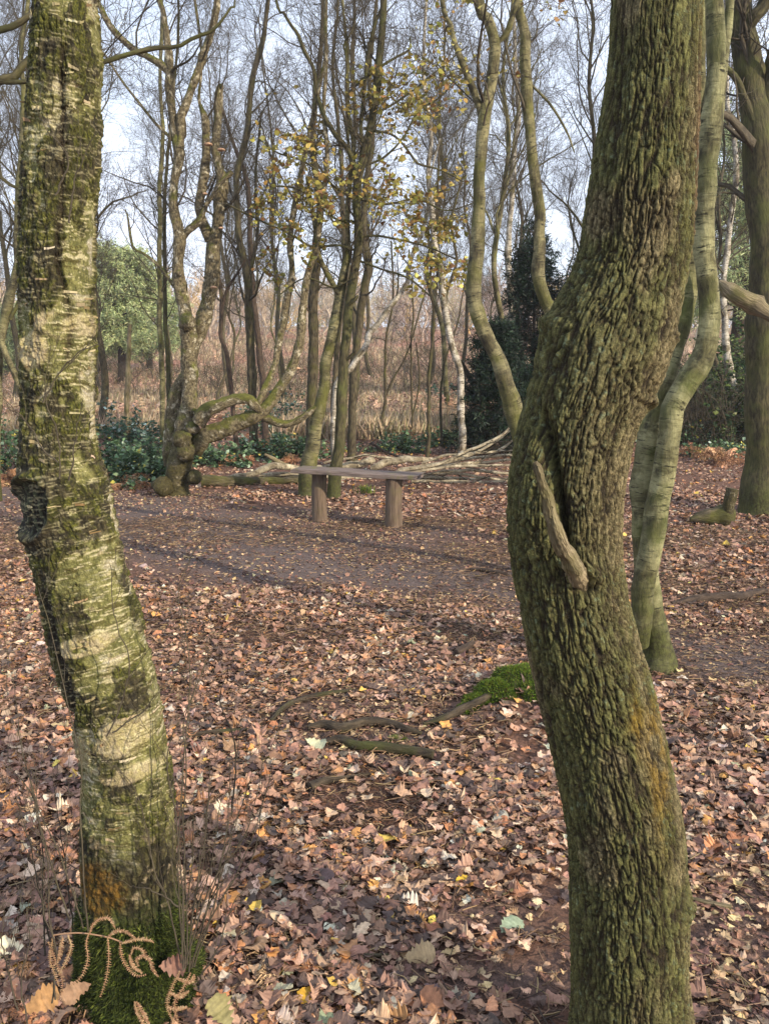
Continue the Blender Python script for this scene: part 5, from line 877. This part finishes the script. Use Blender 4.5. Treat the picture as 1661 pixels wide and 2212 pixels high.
for (pts, Y, tw) in (([(190, 2010), (180, 1900), (176, 1760), (178, 1640), (150, 1500), (125, 1380), (100, 1270)], 1.70, 5), ([(150, 1990), (110, 1850), (70, 1700), (45, 1600), (35, 1500)], 1.66, 6), ([(180, 2005), (140, 1880), (90, 1770), (40, 1690), (0, 1650)], 1.66, 5), ([(120, 2160), (105, 2000), (95, 1870), (70, 1750), (60, 1640)], 1.6, 6), ([(40, 2180), (15, 2090), (5, 2000), (10, 1940)], 1.55, 5), ([(60, 2212), (40, 2130), (60, 2040), (50, 1960)], 1.5, 5), ([(110, 2170), (120, 2050), (90, 1960), (130, 1850)], 1.6, 6),
                     ([(395, 2085), (388, 1960), (380, 1840), (384, 1700), (392, 1560), (400, 1460), (385, 1340), (371, 1281), (400, 1210), (434, 1164)], 1.72, 5), ([(405, 2085), (405, 1950), (402, 1800), (404, 1650), (400, 1560), (440, 1450), (455, 1400)], 1.74, 6), ([(400, 2090), (430, 1980), (470, 1880), (530, 1800), (560, 1700), (570, 1620)], 1.7, 4), ([(410, 2095), (450, 2000), (500, 1910), (550, 1850), (575, 1740), (600, 1640)], 1.78, 3), ([(408, 2100), (420, 1960), (440, 1840), (450, 1760), (455, 1660)], 1.72, 6), ([(420, 2090), (455, 1990), (480, 1880), (492, 1760), (495, 1650)], 1.8, 4), ([(392, 2080), (370, 1960), (335, 1880), (322, 1820), (300, 1720), (260, 1660)], 1.63, 6), ([(385, 1960), (350, 1930), (320, 1915), (280, 1915)], 1.62, 2), ([(400, 2080), (395, 1900), (385, 1750), (365, 1620), (420, 1500), (440, 1420)], 1.66, 5), ([(415, 2090), (460, 1900), (500, 1790), (540, 1690)], 1.82, 4), ([(500, 1760), (510, 1620), (480, 1520), (500, 1440)], 2.2, 4), ([(398, 2095), (392, 1980), (372, 1900), (368, 1780)], 1.62, 5), ([(430, 2110), (470, 2040), (500, 1940), (520, 1900)], 1.7, 4)):
    shoot('thin bare shoot ' + next(lab), pts, Y, 4.6, tw)
for pts in ([(130, 1036), (128, 1000), (118, 930), (98, 870), (92, 820), (105, 740)], [(150, 1038), (158, 985), (168, 930), (185, 860)], [(128, 1000), (90, 960), (50, 900), (10, 860)], [(95, 870), (140, 800), (190, 745), (230, 735)], [(230, 1590), (265, 1500), (275, 1420), (240, 1330), (235, 1220)], [(240, 1585), (300, 1530), (340, 1480)], [(150, 480), (165, 380), (200, 290)], [(120, 420), (150, 340), (90, 260)]):
    shoot('', pts, BY - .17, 4.2, 3, .12, parent=birch)
# dry bracken and wiry stems in the lower left corner
for (px, py, n, ln, lb) in ((75, 2150, 7, .16, 'dry brown bracken in the lower left corner'), (150, 2185, 6, .12, 'crumpled brown bracken against the left of the mossy foot'), (430, 2150, 5, .10, 'small dry bracken at the right of the mossy foot')):
    q = gnd(px, py); frond_clump('bracken', lb, (float(q[0]), float(q[1])), n, ln, TAN0, 'dead bracken by the close birch', pin=18, pl=.035, blw=.003)
for q, (x0, x1) in enumerate(((405, 520), (398, 455), (412, 585), (392, 430), (120, 30), (165, 120), (100, 75), (402, 480))):
    shoot('wiry dark shoot, ' + ['second outward on the right', 'inner right', 'outermost on the right', 'nearest the trunk on the right', 'leaning out on the left', 'nearest the trunk on the left', 'upright on the far left', 'middle of the right'][q] + ' of the back row', [(x0, 2070), ((x0 * 2 + x1) / 3, 1960), ((x0 + x1 * 2) / 3 + 4, 1850), (x1, 1740 - 25 * (q % 3))], 1.95, 5, 6, .16)
# ---------------------------------------------------------------- dead fern at the foot of the birch
TAN = [(156, 126, 96, 4), (130, 100, 76, 3), (176, 148, 116, 1.5)]
def curled(mb, pts, Y, pn=24, pl=9.5, width=.0026):
    a = np.array(pts, float); P = at(a[:, 0], a[:, 1], Y + 0 * a[:, 0]); S = cr(P, pn); px = mpp(240, 2050, Y); n = pn; sweep(mb, S, np.full(n, .0011) * np.linspace(1.1, .4, n), 5, ref=(0, 1, 0), extra=pick(TAN, 1, .05))
    T = nrm(np.gradient(S, axis=0)); sd_ = nrm(np.cross(T, [0, 1., 0])); env = np.sin(np.linspace(.25, math.pi * .93, n)) ** .6
    for sg in (-1, 1):
        d = nrm(sd_ * sg + np.array([0, -.45, 0]) + T * .25 + rng.normal(size=(n, 3)) * .12); L = pl * px * env * (.85 + .3 * rng.random(n)); k = 5; t = np.linspace(0, 1, k); cv = np.array([0, .9, -.2]) + sd_ * -sg * .5
        Q = S[:, None] + d[:, None] * (L[:, None] * t)[..., None] + (cv[:, None] if cv.ndim == 2 else cv) * (L[:, None] * t ** 2 * .55)[..., None]; wv = width * (1 - .75 * t)[None, :, None]
        V = np.stack([Q - T[:, None] * wv / 2, Q + T[:, None] * wv / 2], 2); i = (np.arange(n) * k * 2)[:, None] + np.arange(k - 1)[None] * 2; q = np.stack([i, i + 1, i + 3, i + 2], -1); mb.add(V.reshape(-1, 3), q.reshape(-1, 4), col=np.repeat(pick(TAN, n, .12), k * 2, 0))
def cc(l): return [(x * .3889, 1568.8 + y * .3889) for x, y in l]
f1 = empty('dead_fern', at(110, 2062, 1.62), 'curled tan dead fern frond arching over the mossy birch foot', 'fern'); mb = MB()
a = np.array(cc([(300, 1160), (380, 1150), (470, 1150), (600, 1172), (680, 1200)])); P = at(a[:, 0], a[:, 1], 1.60); S = cr(P, 20); sweep(mb, S, np.full(20, .0016), 5, ref=(0, 1, 0), extra=pick(TAN, 1))
for l in ([(500, 1150), (520, 1100), (560, 1070), (610, 1068), (640, 1120)], [(495, 1150), (480, 1210), (490, 1290), (460, 1380), (400, 1440)], [(600, 1172), (606, 1280), (592, 1400), (560, 1500)], [(600, 1172), (650, 1135), (710, 1145), (750, 1180)], [(680, 1205), (760, 1182), (820, 1185), (855, 1200)], [(668, 1200), (675, 1270), (710, 1340), (760, 1385), (810, 1380)], [(730, 1265), (745, 1230), (790, 1240), (800, 1275), (760, 1290), (770, 1330)], [(760, 1290), (800, 1275), (840, 1310), (850, 1350), (880, 1390)], [(720, 1270), (740, 1330), (790, 1370)]): curled(mb, cc(l), 1.585)
mb.build('fronds', M['needle'], f1)
for (l, lb, Y) in (([[(300, 1160), (280, 1280), (300, 1360), (330, 1440)], [(350, 1170), (330, 1280), (300, 1330)], [(380, 1160), (395, 1240), (330, 1380)], [(270, 1200), (310, 1300), (350, 1420), (330, 1520)]], 'browned fern tangle left of the mossy foot', 1.60), ([[(1000, 1360), (960, 1440), (930, 1540), (960, 1640)], [(1060, 1370), (1020, 1450), (970, 1540), (990, 1650)], [(980, 1400), (1060, 1420), (1080, 1380)], [(940, 1480), (1000, 1500), (1050, 1470)], [(930, 1560), (980, 1570), (1040, 1560)]], 'pinkish dead fern right of the mossy foot', 1.62), ([[(750, 1530), (760, 1580), (790, 1640), (820, 1700)], [(760, 1530), (800, 1600), (830, 1660)]], 'pointed fern frond at the bottom edge before the moss', 1.5)):
    p0 = cc([l[0][0]])[0]; r = empty('dead_fern', at(p0[0], p0[1], Y), lb, 'fern'); mb = MB()
    for q in l: curled(mb, cc(q), Y, 28, 10)
    mb.build('fronds', M['needle'], r)
# large single leaves seen close
def one_leaf(label, px, py, lift, size, colr, nv, kind='oak'):
    q = gnd(px, py); d = ray(px, py); q = np.array([0, 0, CAMH]) + d * (CAMH - lift) / -d[2]; r = empty('oak_leaf', q, label, 'leaf'); mb = MB(); add_leaves(mb, q[None], np.array([size]), srgb(*colr)[None], kind, 25, tilt=.05, curl=.5, nrmv=np.array([nv], float)); mb.build('blade', M['litter'], r)
one_leaf('large greenish-brown oak leaf right of the mossy foot', 482, 2185, .10, .075, (138, 130, 84), (.2, -.7, .7)); one_leaf('big orange-brown oak leaf left of the mossy foot', 88, 2165, .12, .08, (172, 130, 82), (.1, -.8, .6)); one_leaf('brown oak leaf propped on the fern', 165, 2140, .12, .065, (150, 118, 90), (.3, -.8, .5))
one_leaf('pale whitish leaf beside the cut root', 682, 1606, .03, .085, (196, 196, 160), (0, -.5, .8)); one_leaf('brown leaf caught in the shoots', 375, 2085, .16, .06, (134, 98, 82), (.1, -.8, .4)); one_leaf('pale upright folded leaf in the centre litter', 905, 2060, .03, .08, (190, 164, 124), (0, -.8, .5))
one_leaf('green-grey oak leaf with a yellow neighbour', 1100, 1995, .02, .075, (156, 170, 140), (0, -.3, 1)); one_leaf('yellow leaf in front of the oak', 1000, 1905, .02, .05, (216, 176, 60), (0, -.4, 1), 'birch'); one_leaf('bright yellow leaf at the lower left of the litter', 660, 2150, .02, .05, (206, 160, 50), (0, -.4, 1), 'birch')
# ---------------------------------------------------------------- autumn air between the near trees and the far rise
def haze(density):
    m = bpy.data.materials.new('haze'); m.use_nodes = True; t = m.node_tree; t.nodes.clear(); o = t.nodes.new('ShaderNodeOutputMaterial'); v = t.nodes.new('ShaderNodeVolumePrincipled')
    v.inputs['Color'].default_value = (.86, .9, 1, 1); v.inputs['Density'].default_value = density; v.inputs['Anisotropy'].default_value = .2; t.links.new(v.outputs[0], o.inputs['Volume'])
    me = bpy.data.meshes.new('haze'); X, Y0, Y1, Z0, Z1 = 900, -12, 730, -2, 26
    me.from_pydata([(x, y, z) for x in (-X, X) for y in (Y0, Y1) for z in (Z0, Z1)], [], [(0, 1, 3, 2), (4, 6, 7, 5), (0, 4, 5, 1), (2, 3, 7, 6), (0, 2, 6, 4), (1, 5, 7, 3)]); me.materials.append(m)
    h = bpy.data.objects.new('haze', me); COL.objects.link(h); h['kind'] = 'stuff'; return h
haze(.0010)
